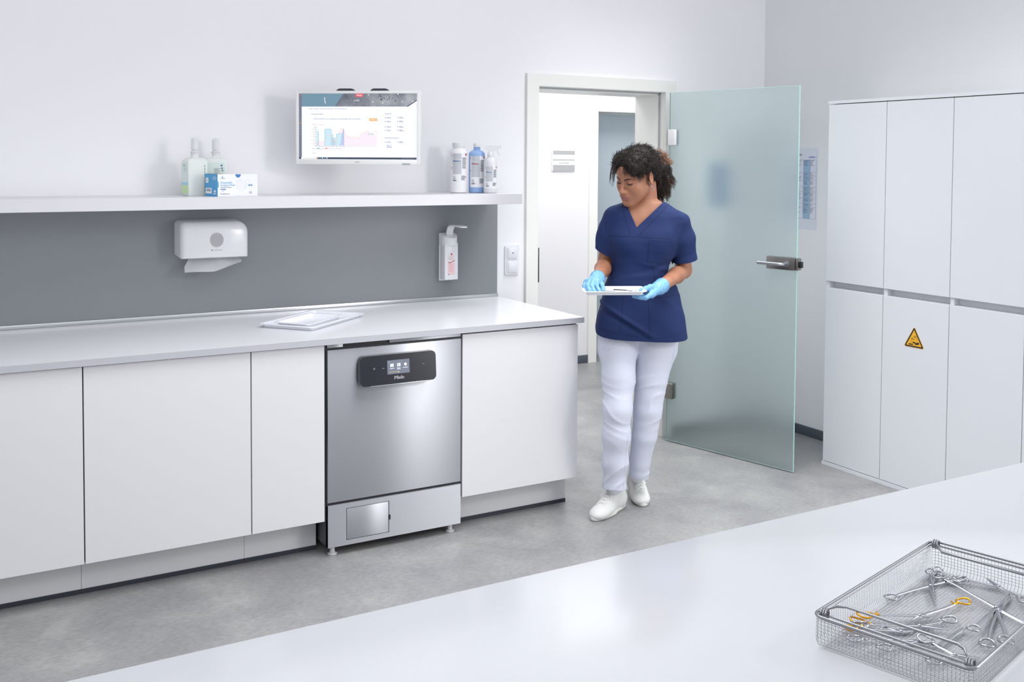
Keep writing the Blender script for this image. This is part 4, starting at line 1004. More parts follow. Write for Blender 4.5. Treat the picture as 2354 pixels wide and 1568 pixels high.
def to_mesh(P, Q, relax=0):
    me = bpy.data.meshes.new('m'); me.from_pydata(P.tolist(), [], Q.tolist()); me.update()
    if relax:
        bm = bmesh.new(); bm.from_mesh(me)
        for _ in range(relax): bmesh.ops.smooth_vert(bm, verts=bm.verts, factor=.5, use_axis_x=True, use_axis_y=True, use_axis_z=True)
        bm.to_mesh(me); bm.free()
    return me
def axis(*seg):
    """(start, stop, step) pieces -> one coordinate axis"""
    out = []
    for a, b, st in seg: out += list(np.arange(a, b, st))
    return np.array(sorted(set(np.round(out, 5))))

# ------------------------------------------------------------------ the person's own frame: x to her left-hand side of the view, y away, z up
D0 = 4.65
def lp_(px, py, v=0.0):
    d = ray(px, py); t = (D0-v)/(d@Fh); q = d*t
    return np.array([q@Rh, v*-1.0, CAM[2]+q[2]])
XO = lp_(1462, 780)[0]
def P3(px, py, v=0.0):
    q = lp_(px, py, v); q[0] -= XO; return q
PORG = CAM + Fh*D0 + Rh*XO; PORG[2] = 0
pe = thing('person', 'person in navy scrubs and white trousers carrying a white instrument tray', 'person', tuple(PORG), -YAW)
SKIN = mat('skin', (186, 136, 108), .5, Subsurface_Weight=.12, Subsurface_Radius=(.012, .005, .003), Subsurface_Scale=.6)
NAVY = mat('navy_cotton', (28, 44, 88), .75); bump(NAVY, 900, .12, .0006)
NAVY.node_tree.nodes['Principled BSDF'].inputs['Specular IOR Level'].default_value = .25
NAVY2 = mat('navy_seam', (22, 34, 70), .8)
WHT = mat('white_denim', (209, 213, 228), .8); bump(WHT, 700, .12, .0006)
WHT2 = mat('denim_seam', (200, 206, 224), .8)
GLOVE = mat('nitrile_blue', (116, 170, 214), .45); bump(GLOVE, 160, .15, .0008)
SHOE = mat('shoe_white', (214, 215, 213), .7); SOLE = mat('sole_white', (236, 236, 232), .5); LACE = mat('lace_white', (238, 238, 238), .7)
HAIR = mat('hair_dark', (40, 31, 29), .62); HAIR2 = mat('hair_brown', (138, 94, 62), .5)
SOCK = mat('sock_white', (228, 230, 236), .8)

# ---- torso profile: screen rows measured on the photograph
rows = [(455, 1464, 1503, .045), (461, 1444, 1520, .060), (466, 1431, 1533, .075), (475, 1410, 1545, .084), (484, 1399, 1559, .092), (495, 1396, 1569, .100), (510, 1395, 1570, .108), (530, 1395, 1565, .122), (550, 1397, 1560, .130), (570, 1400, 1553, .126), (590, 1404, 1546, .116), (608, 1405, 1536, .106), (622, 1404, 1532, .102), (640, 1400, 1541, .106), (655, 1396, 1552, .112), (675, 1388, 1561, .120), (700, 1380, 1566, .128), (725, 1374, 1571, .132), (745, 1370, 1574, .133), (775, 1365, 1577, .134), (800, 1362, 1580, .134)]
tz = np.array([P3(1462, r[0])[2] for r in rows])[::-1]
tL = np.array([P3(r[1], r[0])[0] for r in rows])[::-1]; tR = np.array([P3(r[2], r[0])[0] for r in rows])[::-1]; tb_ = np.array([r[3] for r in rows])[::-1]
def torso(X, Y, Z, off=0.0, ea=2.4):
    z = Z+0*X+0*Y if Z.ndim == 0 else Z
    l = np.interp(z, tz, tL); r = np.interp(z, tz, tR); b = np.interp(z, tz, tb_)
    a = (r-l)/2-off; c = (r+l)/2; b = b-off; a = np.maximum(a, .01); b = np.maximum(b, .01)
    yc = -.010+0*z
    ea = ea+1.1*np.clip((.96-z)/.10, 0, 1)
    k = (np.abs((X-c)/a)**ea+np.abs((Y-yc)/b)**ea)**(1/ea)
    d = (k-1)*np.minimum(a, b)
    top = tz[-1]; bot = tz[0]
    return np.maximum(np.maximum(d, z-(top-off)), bot-z)
ZT = P3(1462, 455)[2]

# ---- head frame
HY, HP, HR = math.radians(-49), math.radians(28), math.radians(9)
def rotm(a, b, c):
    ca, sa, cb, sb, cc, sc = math.cos(a), math.sin(a), math.cos(b), math.sin(b), math.cos(c), math.sin(c)
    return np.array([[cc, 0, sc], [0, 1, 0], [-sc, 0, cc]])@np.array([[ca, -sa, 0], [sa, ca, 0], [0, 0, 1]])@np.array([[1, 0, 0], [0, cb, -sb], [0, sb, cb]])
HRm = rotm(HY, HP, HR); HC = P3(1464, 405.5, .070)
def H(x, y, z): return HC + HRm@np.array([x, y, z])
def hloc(P): return (np.asarray(P)-HC)@HRm
SH_L = P3(1407, 503, -.01); SH_R = P3(1566, 507, -.01)       # shoulders, as seen left and right
EL_L = P3(1392, 608, -.03); EL_R = P3(1571, 621, -.05)
WR_L = P3(1371, 643, .225); WR_R = P3(1516, 661, .235)

bx_ = axis((-.36, -.17, .008), (-.17, .12, .0024), (.12, .40, .008))
by_ = axis((-.36, -.215, .008), (-.215, .13, .0024), (.13, .16, .008), (.16, .2, .008))
HZ0 = HC[2]-.20
bz_ = axis((.04, .82, .02), (.82, HZ0, .008), (HZ0, HZ0+.38, .0024))
G = Field(bx_, by_, bz_)
G.add(lambda X, Y, Z: np.maximum(torso(X, Y, Z, .014), .93-Z), (-.35, -.2, .8), (.35, .2, ZT+.02), .01)
G.cone(P3(1440, 735, -.02), P3(1500, 735, -.02), .075, .075, .04); G.cone(P3(1470, 735, -.01), P3(1470, 690, -.01), .09, .09, .04)
# legs inside the trousers, feet inside the shoes
LEG_L = [(P3(1424, 760, .0), .070), (P3(1420, 870, .07), .050), (P3(1420, 940, .11), .042), (P3(1417, 1000, .095), .040), (P3(1414, 1060, .07), .034), (P3(1412.5, 1100, .05), .028)]
LEG_R = [(P3(1510, 760, -.02), .074), (P3(1497, 870, .0), .052), (P3(1489, 940, .0), .044), (P3(1481, 1000, -.02), .040), (P3(1470, 1055, -.052), .033), (P3(1467, 1080, -.07), .028)]
G.chain(LEG_L, .02); G.chain(LEG_R, .02)
# neck and upper chest
G.cone(P3(1486, 500, -.015), H(.0, .046, -.060), .057, .046, .03)
G.cone(P3(1484, 486, -.015), P3(1446, 503, -.005), .034, .024, .03); G.cone(P3(1492, 484, -.02), P3(1535, 500, -.02), .036, .024, .03)
# arms
for s_, e_, w_, k_ in ((SH_L, EL_L, WR_L, 1), (SH_R, EL_R, WR_R, 1)):
    G.cone(s_+(e_-s_)*.12, e_, .040, .036, .02); m_ = e_+(w_-e_)*.3; G.cone(e_, m_, .0355, .0350, .02); G.cone(m_, w_-(w_-e_)*.10, .0350, .0255, .02); G.cone(w_-(w_-e_)*.10, w_+(w_-e_)*.06, .0255, .0175, .005)
GN = G; G = Field(bx_, by_, bz_)
# head (canonical frame: x her left, -y the face, z up)
def he(c, r, k=.012, op='u', rot=None):
    R = HRm if rot is None else HRm@rot; G.ell(H(*c), r, R, k, op)
def hc(a, b, ra, rb, k=.01, op='u'): G.cone(H(*a), H(*b), ra, rb, k, op)
he((0, .018, .045), (.073, .092, .078), .02)             # cranium
he((0, -.030, .035), (.064, .058, .062), .03)            # forehead
he((0, -.032, -.030), (.056, .056, .066), .03)           # mid face
he((0, -.056, -.076), (.031, .036, .032), .03)          # chin block
hc((.052, .0, -.048), (.014, -.072, -.091), .014, .016, .03); hc((-.052, .0, -.048), (-.014, -.072, -.091), .014, .016, .03)
he((.036, -.048, -.046), (.022, .028, .030), .03); he((-.036, -.048, -.046), (.022, .028, .030), .03)
he((.036, -.062, -.022), (.020, .020, .020), .03); he((-.036, -.062, -.022), (.020, .020, .020), .03)   # cheekbones
he((0, -.083, -.097), (.018, .014, .013), .02)           # chin tip
hc((.012, -.083, .019), (.040, -.073, .019), .007, .006, .014); hc((-.012, -.083, .019), (-.040, -.073, .019), .007, .006, .014)   # brow ridge
he((.031, -.090, .006), (.017, .012, .011), .012, 'sub'); he((-.031, -.090, .006), (.017, .012, .011), .012, 'sub')               # sockets
he((.031, -.0735, .005), (.0145, .0125, .0120), .005); he((-.031, -.0735, .005), (.0145, .0125, .0125), .005)                      # lowered lids
hc((0, -.086, .010), (0, -.1055, -.026), .0065, .0085, .010)      # nose bridge
he((0, -.1085, -.033), (.0105, .0105, .0095), .008)               # tip
he((.0115, -.0985, -.0365), (.0075, .0095, .0075), .006); he((-.0115, -.0985, -.0365), (.0075, .0095, .0075), .006)               # wings
he((0, -.087, -.057), (.027, .018, .022), .02)                    # muzzle
he((.0095, -.0975, -.0545), (.0160, .0070, .0046), .005, rot=rotm(-.25, 0, .10)); he((-.0095, -.0975, -.0545), (.0160, .0070, .0046), .005, rot=rotm(.25, 0, -.10))   # upper lip
he((0, -.0965, -.0655), (.0210, .0076, .0060), .005)              # lower lip
he((0, -.1060, -.0598), (.028, .004, .0011), .0015, 'sub')        # mouth line
he((0, -.101, -.0805), (.013, .005, .004), .010, 'sub')
# ears
for sx_ in (1, -1):
    he((sx_*.0735, .014, -.004), (.0075, .0175, .030), .004, rot=rotm(sx_*.35, -.2, 0))
    he((sx_*.081, .010, -.002), (.005, .010, .018), .004, 'sub', rot=rotm(sx_*.35, -.2, 0))
    he((sx_*.072, .006, -.028), (.006, .008, .010), .005)
_k = .011; _h = np.maximum(_k-np.abs(GN.F-G.F), 0)/_k; G.F = np.minimum(GN.F, G.F)-_h*_h*_k/4
P_, Q_ = G.mesh()
bme = to_mesh(P_, Q_, 1)
# keep only the single body surface
tint = bme.attributes.new('skin_tint', 'FLOAT', 'POINT')
co_ = np.empty(len(bme.vertices)*3); bme.vertices.foreach_get('co', co_); hl = hloc(co_.reshape(-1, 3))
lip = (np.abs(hl[:, 0]) < .0265-.0)*(hl[:, 1] < -.088)
lz = -.0598; up_ = .0092*(1-(np.abs(hl[:, 0])/.028)**1.8); dn = .0125*(1-(np.abs(hl[:, 0])/.0265)**2)
lipm = lip*np.clip((up_-(hl[:, 2]-lz))/.0015, 0, 1)*np.clip((dn+(hl[:, 2]-lz))/.0015, 0, 1)
tint.data.foreach_set('value', np.clip(lipm, 0, 1).astype(np.float32))
def skin_nodes(m):
    nt = m.node_tree; b = nt.nodes['Principled BSDF']; a = nt.nodes.new('ShaderNodeAttribute'); a.attribute_name = 'skin_tint'
    tc = nt.nodes.new('ShaderNodeTexCoord'); n = nt.nodes.new('ShaderNodeTexNoise'); n.inputs['Scale'].default_value = 18; n.inputs['Detail'].default_value = 4
    r = nt.nodes.new('ShaderNodeValToRGB'); r.color_ramp.elements[0].position = .3; r.color_ramp.elements[0].color = (*srgb((156, 105, 79)), 1); r.color_ramp.elements[1].position = .75; r.color_ramp.elements[1].color = (*srgb((174, 122, 94)), 1)
    mx = nt.nodes.new('ShaderNodeMix'); mx.data_type = 'RGBA'; mx.inputs[7].default_value = (*srgb((156, 94, 90)), 1)
    nt.links.new(tc.outputs['Object'], n.inputs['Vector']); nt.links.new(n.outputs['Fac'], r.inputs[0]); nt.links.new(r.outputs[0], mx.inputs[6]); nt.links.new(a.outputs['Fac'], mx.inputs[0]); nt.links.new(mx.outputs[2], b.inputs['Base Color'])
skin_nodes(SKIN)
bme.name = 'body'
body = link('body', bme, SKIN, pe, 180)
body['label'] = 'brown skin of face, neck and forearms'
bvh_body = BVHTree.FromPolygons([v.co for v in bme.vertices], [p.vertices for p in bme.polygons])

def onface(x, z, off=.0006):
    """point on the face surface seen along the head's own y axis"""
    o = Vector(H(x, -.2, z)); d = Vector(HRm@np.array([0, 1, 0])); h = bvh_body.ray_cast(o, d)
    return (h[0]-d*off) if h[0] is not None else Vector(H(x, -.09, z))
def pmesh(name, parent, m, fn, smooth=60, label=None): return part(name, parent, m, fn, world=False, smooth=smooth, label=label)
bump(HAIR, 260, 1.0, .004)
BROW = mat('brow_dark', (58, 42, 36), .8); LASH = mat('lash_black', (30, 24, 24), .7)
for s in (1, -1):
    def _br(bm):
        bz0 = [(.011, .0180, .0030), (.020, .0212, .0039), (.030, .0235, .0037), (.040, .0232, .0030), (.048, .0200, .0021), (.055, .0155, .0010)]
        pts = [onface(s*x, z, -.0018) for x, z, r in bz0]; tube(bm, pts, [r for *_, r in bz0], 10)
    pmesh('eyebrow', body, BROW, _br)
    def _la(bm):
        a = [(.0165, .0006), (.021, -.0016), (.027, -.0032), (.034, -.0032), (.041, -.0012), (.047, .0020)]
        tube(bm, [onface(s*x, z, .0003) for x, z in a], [.0008, .0017, .0023, .0024, .0021, .0009], 8)
        rnd = random.Random(2)
        for i in range(14):
            u = i/13; x = .019+.028*u; z = -.0004-.0028*math.sin(PI*u); p = onface(s*x, z, 0); q = p+Vector(HRm@np.array([s*(u-.35)*.006, -.006, -.0045])); tube(bm, [p, q], [.0004, .0001], 4)
    pmesh('eyelashes', body, LASH, _la)
    def _cr(bm):
        a = [(.018, .0070), (.024, .0105), (.031, .0118), (.039, .0108), (.046, .0070)]
        tube(bm, [onface(s*x, z, -.0003) for x, z in a], .0008, 6)
    pmesh('lid_crease', body, mat('skin_crease_shade', (146, 100, 80), .7), _cr)  # darker skin tube: shade of the lid crease put into colour
pmesh('beauty_mark', body, LASH, lambda bm: lathe(bm, [(.0009, 0), (.0006, .0006)], 8, tuple(onface(.030, -.020, .0002))))
def _nos(bm):
    for s in (1, -1):
        p = Vector(H(s*.0062, -.1035, -.0425)); bmesh.ops.create_uvsphere(bm, u_segments=10, v_segments=6, radius=.0026, matrix=Matrix.Translation(p) @ Matrix.Diagonal((1, 1.3, .6, 1)))
pmesh('nostril', body, mat('nostril_dark', (84, 50, 42), .8), _nos)
for a in ((.078, -.008, -.024), (.078, .0, -.034)):
    pmesh('ear_stud', body, CHROME, lambda bm: bmesh.ops.create_uvsphere(bm, u_segments=10, v_segments=8, radius=.0023, matrix=Matrix.Translation(Vector(H(*a)))))
pmesh('earring', body, CHROME, lambda bm: tube(bm, [Vector(H(.0795, .006+.0065*math.sin(a), -.047+.009*math.cos(a))) for a in np.linspace(0, 2*PI, 17)[:-1]], .0011, 6, closed=True))

# ------------------------------------------------------------------ scrub top
def wrinkle(X, Y, Z):
    rg = lambda t: (1-np.abs(np.sin(t)))**2
    up = np.clip((Z-1.16)/.1, 0, 1); lo = np.clip((1.22-Z)/.15, 0, 1)
    w = -.0075*rg(16*Z+9*X+1.4*np.sin(9*X+4*Z))*lo*np.clip(np.sin(11*X+7*Z+1)+.5, 0, 1)*np.clip((Z-.80)/.06, .2, 1)
    w = w-.0060*rg(20*Z-15*X+1.1*np.sin(13*X))*np.exp(-((Z-1.09)/.06)**2)
    w = w-.0045*rg(22*X+10*Z)*up*np.clip(np.abs(X-.03)/.12-.3, 0, 1)
    # drape from her waist to the hem
    w = w-.0085*np.exp(-((Z-(.955-.62*(X+.14)))/.010)**2)*np.clip((X+.2)/.05, 0, 1)*np.clip((.08-X)/.08, 0, 1)*(Y < .02)
    w = w+.0060*np.exp(-((Z-(.930-.60*(X+.14)))/.011)**2)*np.clip((X+.2)/.05, 0, 1)*np.clip((.08-X)/.08, 0, 1)*(Y < .02)
    w = w-.0030*np.exp(-((Z-(1.145-.25*(X-.05)))/.010)**2)*(Y < .02)*np.clip((X+.05)/.1, 0, 1)
    w = w+.0025*np.exp(-((Z-(1.12+.30*(X-.02)))/.010)**2)*(Y < .02)
    return w+.0012*np.sin(60*X+17*Z)*np.sin(41*Z-13*X)
T = Field(axis((-.30, .36, .0042)), axis((-.20, .20, .0042)), axis((.76, 1.52, .0042)))
T.add(lambda X, Y, Z: torso(X, Y, Z, 0.0), (-.35, -.25, .7), (.35, .25, ZT+.03), .005)
T.ell(P3(1440, 552, .085), (.050, .045, .048), None, .045); T.ell(P3(1510, 552, .080), (.052, .045, .048), None, .045)
HEM_L = P3(1391, 598, -.02); HEM_R = P3(1575, 612, -.03)
T.cone(P3(1412, 502, -.005), P3(1399, 545, -.01), .050, .052, .03); T.cone(P3(1399, 545, -.01), HEM_L, .052, .055, .03)
T.cone(P3(1561, 514, -.005), P3(1569, 550, -.015), .047, .054, .03); T.cone(P3(1569, 550, -.015), HEM_R, .054, .059, .02)
T.add(wrinkle, (-.35, -.25, .7), (.36, .25, 1.6), op='add')
P_, Q_ = T.mesh(); tm = to_mesh(P_, Q_, 2)
bm = bmesh.new(); bm.from_mesh(tm)
def bis(co, no): bmesh.ops.bisect_plane(bm, geom=bm.verts[:]+bm.edges[:]+bm.faces[:], plane_co=Vector(co), plane_no=Vector(no))
VB = P3(1463.5, 523, .12); VL = P3(1436, 462, .06); VR = P3(1527, 461, .04)
HCUT = P3(1462, 778, .06)
hemz = lambda x: 0
vdir = Vector((0, -1, .10))                                     # the neckline planes contain this direction
nL = (Vector(VB)-Vector(VL)).cross(vdir).normalized(); nR = (Vector(VB)-Vector(VR)).cross(vdir).normalized()
bis(VB, nL); bis(VB, nR)
hn = Vector((.040, -.20, 1)).normalized(); hp = Vector(P3(1500, 783, .125)); bis(hp, hn)
def sleeve_plane(px0, py0, px1, py1, v):
    a, b = Vector(P3(px0, py0, v)), Vector(P3(px1, py1, v)); r = (b-a).normalized(); n = r.cross(Vector((0, 1, .18))).normalized()
    if n.z < 0: n = -n
    return a, n
sLc, sLn = sleeve_plane(1370, 576, 1405, 592, .03); sRc, sRn = sleeve_plane(1548, 610, 1601, 602, .03)
bis(sLc, sLn); bis(sRc, sRn)
centre = (Vector(VL)+Vector(VR))/2
sgL = 1 if (centre-Vector(VB)).dot(nL) > 0 else -1; sgR = 1 if (centre-Vector(VB)).dot(nR) > 0 else -1
xl_arm = P3(1404, 590)[0]; xr_arm = P3(1547, 600)[0]
dele = []
for f in bm.faces:
    c = f.calc_center_median()
    if (c-Vector(VB)).dot(nL)*sgL > 0 and (c-Vector(VB)).dot(nR)*sgR > 0 and c.z > VB[2]-.002 and (c.y < .03 or c.z > P3(1480, 462)[2]-.0): dele.append(f); continue
    if (c-hp).dot(hn) < 0: dele.append(f); continue
    if c.x < xl_arm+.0 and (c-sLc).dot(sLn) < 0 and c.z > 1.10 and (Vector((c.x, c.y, 0))-Vector((HEM_L[0], HEM_L[1], 0))).length < .068: dele.append(f); continue
    if c.x > xr_arm and (c-sRc).dot(sRn) < 0 and c.z > 1.05 : dele.append(f)
bmesh.ops.delete(bm, geom=dele, context='FACES')
# drop stray islands
def biggest(bm):
    seen = set(); best = []
    for f in bm.faces:
        if f in seen: continue
        st = [f]; comp = []; seen.add(f)
        while st:
            g = st.pop(); comp.append(g)
            for e in g.edges:
                for h in e.link_faces:
                    if h not in seen: seen.add(h); st.append(h)
        if len(comp) > len(best): best = comp
    bs = set(best); kill = [f for f in bm.faces if f not in bs]
    bmesh.ops.delete(bm, geom=kill, context='FACES')
biggest(bm)
bvh_top = BVHTree.FromBMesh(bm)
bm.to_mesh(tm); bm.free(); tm.name = 'scrub_top'
top = link('scrub_top', tm, NAVY, pe, 180)
so = top.modifiers.new('solid', 'SOLIDIFY'); so.thickness = .0022; so.offset = -1
def ontop(px, py, bvh=None, off=.0008):
    """point on the cloth that the measured picture position falls on"""
    o = P3(px, py, .45); q = P3(px, py, -.3); d = Vector(q-o).normalized(); h = (bvh or bvh_top).ray_cast(Vector(o), d)
    return (h[0]-d*off) if h[0] is not None else None
def seam(name, parent, m, pts, r=.0006, bvh=None, n=14):
    P = []
    for a, b in zip(pts, pts[1:]):
        for i in range(n): P.append(ontop(a[0]+(b[0]-a[0])*i/n, a[1]+(b[1]-a[1])*i/n, bvh))
    P.append(ontop(*pts[-1], bvh)); P = [p for p in P if p is not None]
    if len(P) > 2: return pmesh(name, parent, m, lambda bm: tube(bm, P, r, 5))
def strip_on(name, parent, m, ptsA, ptsB, n=20, th=.0012, bvh=None):
    """a flat band laid on the cloth between two measured lines"""
    def lerp(pts, t):
        t = t*(len(pts)-1); i = min(int(t), len(pts)-2); t -= i; return (pts[i][0]+(pts[i+1][0]-pts[i][0])*t, pts[i][1]+(pts[i+1][1]-pts[i][1])*t)
    def fn(bm):
        rows_ = []
        for i in range(n+1):
            a, b = lerp(ptsA, i/n), lerp(ptsB, i/n); row = []
            for j in range(5):
                p = ontop(a[0]+(b[0]-a[0])*j/4, a[1]+(b[1]-a[1])*j/4, bvh, .0016)
                if p is None: row = None; break
                row.append(bm.verts.new(p))
            if row: rows_.append(row)
        for a, b in zip(rows_, rows_[1:]):
            for j in range(4): bm.faces.new((a[j], a[j+1], b[j+1], b[j]))
        if bm.faces: bmesh.ops.solidify(bm, geom=bm.faces[:], thickness=th)
    return pmesh(name, parent, m, fn)
0 and strip_on('neck_band', top, NAVY, [(1434.5, 467), (1446, 496), (1462, 525)], [(1429, 470), (1436, 500), (1448.5, 532)])
0 and strip_on('neck_band', top, NAVY, [(1529, 464), (1497, 495), (1464.5, 525.5)], [(1534, 471), (1508, 500), (1466, 542)])
seam('seam', top, NAVY2, [(1430, 470), (1437, 500), (1449, 534), (1442, 543)]); seam('seam', top, NAVY2, [(1534, 472), (1508, 502), (1466, 543)])
seam('seam', top, NAVY2, [(1397, 542), (1442, 543.5), (1492, 546), (1538, 549)])
seam('pocket', top, NAVY2, [(1492, 546), (1491, 572), (1489, 602), (1520, 606), (1540, 604)], .0008)
seam('pocket', top, NAVY2, [(1495, 552), (1536, 556)], .0007)
seam('seam', top, NAVY2, [(1403, 555), (1412, 590), (1417, 625), (1415, 655)]); seam('seam', top, NAVY2, [(1500, 610), (1506, 640), (1508, 660)])
seam('seam', top, NAVY2, [(1431, 682), (1430, 720), (1426, 755), (1423, 768)]); seam('seam', top, NAVY2, [(1489, 690), (1493, 720), (1494, 778)])
seam('pocket', top, NAVY2, [(1505, 685), (1535, 683), (1560, 676)], .001)
seam('hem_stitch', top, NAVY2, [(1370, 752), (1400, 761), (1440, 770), (1480, 776), (1520, 778), (1555, 770), (1573, 761)], .0004)
seam('seam', top, NAVY2, [(1395, 486), (1392, 520), (1398, 548)]); seam('seam', top, NAVY2, [(1575, 496), (1556, 522), (1545, 552)])

# ------------------------------------------------------------------ trousers
def fold_leg(X, Y, Z):
    knee = np.exp(-((Z-.52)/.13)**2); low = np.exp(-((Z-.17)/.09)**2); hip = np.exp(-((Z-.80)/.09)**2)
    sh = lambda t: np.maximum(np.sin(t), 0)**2
    rg = lambda t: (1-np.abs(np.sin(t)))**2          # narrow ridges
    a = .0060*rg(50*Z+8*X+2.4*np.sin(15*X+5*Z)+1.2*np.sin(31*Z))*knee*(.35+.65*np.clip(np.sin(29*X+11*Z)+.4, 0, 1))
    b = .0064*rg(40*Z-22*X+1.6*np.sin(21*X))*low*(.35+.65*np.clip(np.sin(25*X-16*Z+1)+.5, 0, 1))
    c = .0045*rg(46*Z+14*X+1.5*np.sin(19*X))*hip*np.clip(np.sin(22*X+2)+.3, 0, 1)
    return -(a+b+c)+.0006*np.sin(38*X+21*Z)
W_ = Field(axis((-.26, .32, .0042)), axis((-.24, .22, .0042)), axis((.05, .90, .0042)))
W_.chain([(P3(1423, 745, .0), .096), (P3(1420, 800, .02), .086), (P3(1422, 870, .07), .070), (P3(1420, 940, .11), .0605), (P3(1417, 1000, .095), .060), (P3(1414, 1060, .07), .0535), (P3(1412.5, 1122, .045), .0475), (P3(1412.5, 1150, .04), .046)], .03)
W_.chain([(P3(1512, 745, -.02), .100), (P3(1509, 800, -.01), .094), (P3(1497, 870, .0), .073), (P3(1489, 940, .0), .0655), (P3(1481, 1000, -.02), .0575), (P3(1471, 1060, -.055), .0475), (P3(1467, 1100, -.08), .0440), (P3(1466, 1125, -.09), .043)], .012)
W_.cone(P3(1440, 745, -.03), P3(1500, 745, -.03), .10, .10, .03)
W_.add(fold_leg, (-.4, -.4, 0), (.4, .4, 1), op='add')
P_, Q_ = W_.mesh(); wm_ = to_mesh(P_, Q_, 2)
bm = bmesh.new(); bm.from_mesh(wm_)
aL = Vector(P3(1412, 1127, .09)); nLh = Vector((.07, .12, 1)).normalized(); aR = Vector(P3(1466, 1100, -.04)); nRh = Vector((.20, .12, 1)).normalized()
for a, n_ in ((aL, nLh), (aR, nRh)): bmesh.ops.bisect_plane(bm, geom=bm.verts[:]+bm.edges[:]+bm.faces[:], plane_co=a, plane_no=n_)
xm = P3(1443, 1110)[0]
kill = [f for f in bm.faces if ((f.calc_center_median().x < xm and (f.calc_center_median()-aL).dot(nLh) < 0) or (f.calc_center_median().x >= xm and (f.calc_center_median()-aR).dot(nRh) < 0)) and f.calc_center_median().z < .3]
bmesh.ops.delete(bm, geom=kill, context='FACES'); biggest(bm); bvh_tr = BVHTree.FromBMesh(bm); bm.to_mesh(wm_); bm.free()
tr = link('trousers', wm_, WHT, pe, 180); so = tr.modifiers.new('solid', 'SOLIDIFY'); so.thickness = .002; so.offset = -1
seam('seam', tr, WHT2, [(1461, 790), (1460, 840), (1458, 880)], .0008, bvh_tr)
seam('seam', tr, WHT2, [(1551, 800), (1541, 850), (1524, 900)], .0007, bvh_tr)
seam('seam', tr, WHT2, [(1444, 1000), (1439, 1045), (1436, 1085), (1433, 1122)], .0006, bvh_tr)
seam('pocket', tr, WHT2, [(1382, 800), (1398, 806), (1412, 800)], .0006, bvh_tr)

# ------------------------------------------------------------------ shoes (canonical: toe towards -y, heel +y, ground z=0)
def make_shoe(M_, sgn, lbl):
    Fs = Field(axis((-.075, .075, .0026)), axis((-.175, .125, .0026)), axis((-.01, .14, .0026)))
    Fs.ell((0, .068, .045), (.0355, .052, .050), None, .02); Fs.ell((0, .0, .038), (.0355, .085, .042), None, .03); Fs.ell((.003*sgn, -.070, .028), (.043, .070, .030), None, .03); Fs.ell((.003*sgn, -.112, .023), (.040, .047, .025), None, .02)
    Fs.cone((0, .058, .06), (0, .050, .096), .037, .035, .02); Fs.cone((0, -.030, .050), (0, .034, .090), .024, .028, .03)
    Fs.ell((0, .048, .122), (.030, .036, .024), None, .006, 'sub')
    Fs.add(lambda X, Y, Z: .012-Z+0*X+0*Y, (-.1, -.2, -.02), (.1, .2, .2), .001, 'u' if False else 'sub2') if False else None
    P_, Q_ = Fs.mesh(); P_[:, 2] = np.maximum(P_[:, 2], .006)
    me = to_mesh(P_, Q_, 2); me.transform(M_); sh = link('shoe', me, SHOE, pe, 180); sh['label'] = lbl
    def sole(bm):
        def prof(z, g):
            out = []
            for k in range(40):
                a = 2*PI*k/40; cx = .043+g+.004*math.cos(a)**2; 
                x = math.sin(a)*(cx-.006*(math.cos(a) < -.1)); y = -math.cos(a)*.139-.018-(g if True else 0)*math.cos(a)
                sq = abs(math.cos(a))**1.0; x *= (1-.10*math.exp(-((y-.02)/.04)**2)); out.append((x, y, z))
            return out
        lay = [prof(.0008, -.005), prof(.004, .0), prof(.016, .002), prof(.0215, .001), prof(.023, -.004)]
        for L_ in lay:
            for i, (x, y, z) in enumerate(L_):
                up = 0; hh = .012*max(0, (y-.0)/.1); L_[i] = (x, y, z*(1+(hh/.03))+up)
        vs = [[bm.verts.new(M_ @ Vector(p)) for p in L_] for L_ in lay]
        for a, b in zip(vs, vs[1:]):
            for k in range(40): bm.faces.new((a[k], a[(k+1) % 40], b[(k+1) % 40], b[k]))
        bm.faces.new(vs[0][::-1]); bm.faces.new(vs[-1])
    pmesh('sole', sh, SOLE, sole, 50)
    bv = BVHTree.FromPolygons([v.co for v in me.vertices], [p.vertices for p in me.polygons])
    def on(x, y, off=.0016):
        o = M_ @ Vector((x, y, .3)); d = (M_ @ Vector((x, y, 0))-o).normalized(); h = bv.ray_cast(o, d); return (h[0]-d*off) if h[0] is not None else M_ @ Vector((x, y, .08))
    def laces(bm):
        for i in range(5):
            y = -.086+i*.020; w_ = .023-.001*i
            for s in (1, -1): tube(bm, [on(s*w_*(1-2*t), y+.014*t+.0, .0018+.0016*math.sin(PI*t)) for t in np.linspace(0, 1, 7)], .0021, 6)
        c = on(0, -.004, .006)
        tube(bm, [c+(M_.to_3x3() @ Vector((.004*math.cos(a), .004*math.sin(a), .002*math.sin(2*a)))) for a in np.linspace(0, 2*PI, 10)[:-1]], .002, 6, closed=True)
        for s in (1, -1):
            lp2 = [c]
            for t in np.linspace(.1, 1, 12):
                a = t*2*PI; lp2.append(M_ @ ((M_.inverted() @ c)+Vector((s*(.028*math.sin(t*PI)+.008*math.sin(2*a)), -.010*math.sin(a)-.010*t, -.012*t*s*sgn+.004*math.sin(a)))))
            tube(bm, lp2, .0014, 6)
            tube(bm, [c, M_ @ ((M_.inverted() @ c)+Vector((s*.016, -.02, -.006))), M_ @ ((M_.inverted() @ c)+Vector((s*.030, -.042, -.030)))], .0014, 6)
    pmesh('laces', sh, LACE, laces)
    return sh
def shoe_m(heel_px, heel_py, ang, pitch, z=0.0):
    p = at(heel_px, heel_py, 'z', 0); l = p-PORG; x, y = float(l@Rh), float(l@Fh)
    return Matrix.Translation((x, y, z)) @ Matrix.Rotation(ang, 4, 'Z') @ Matrix.Rotation(pitch, 4, 'X')
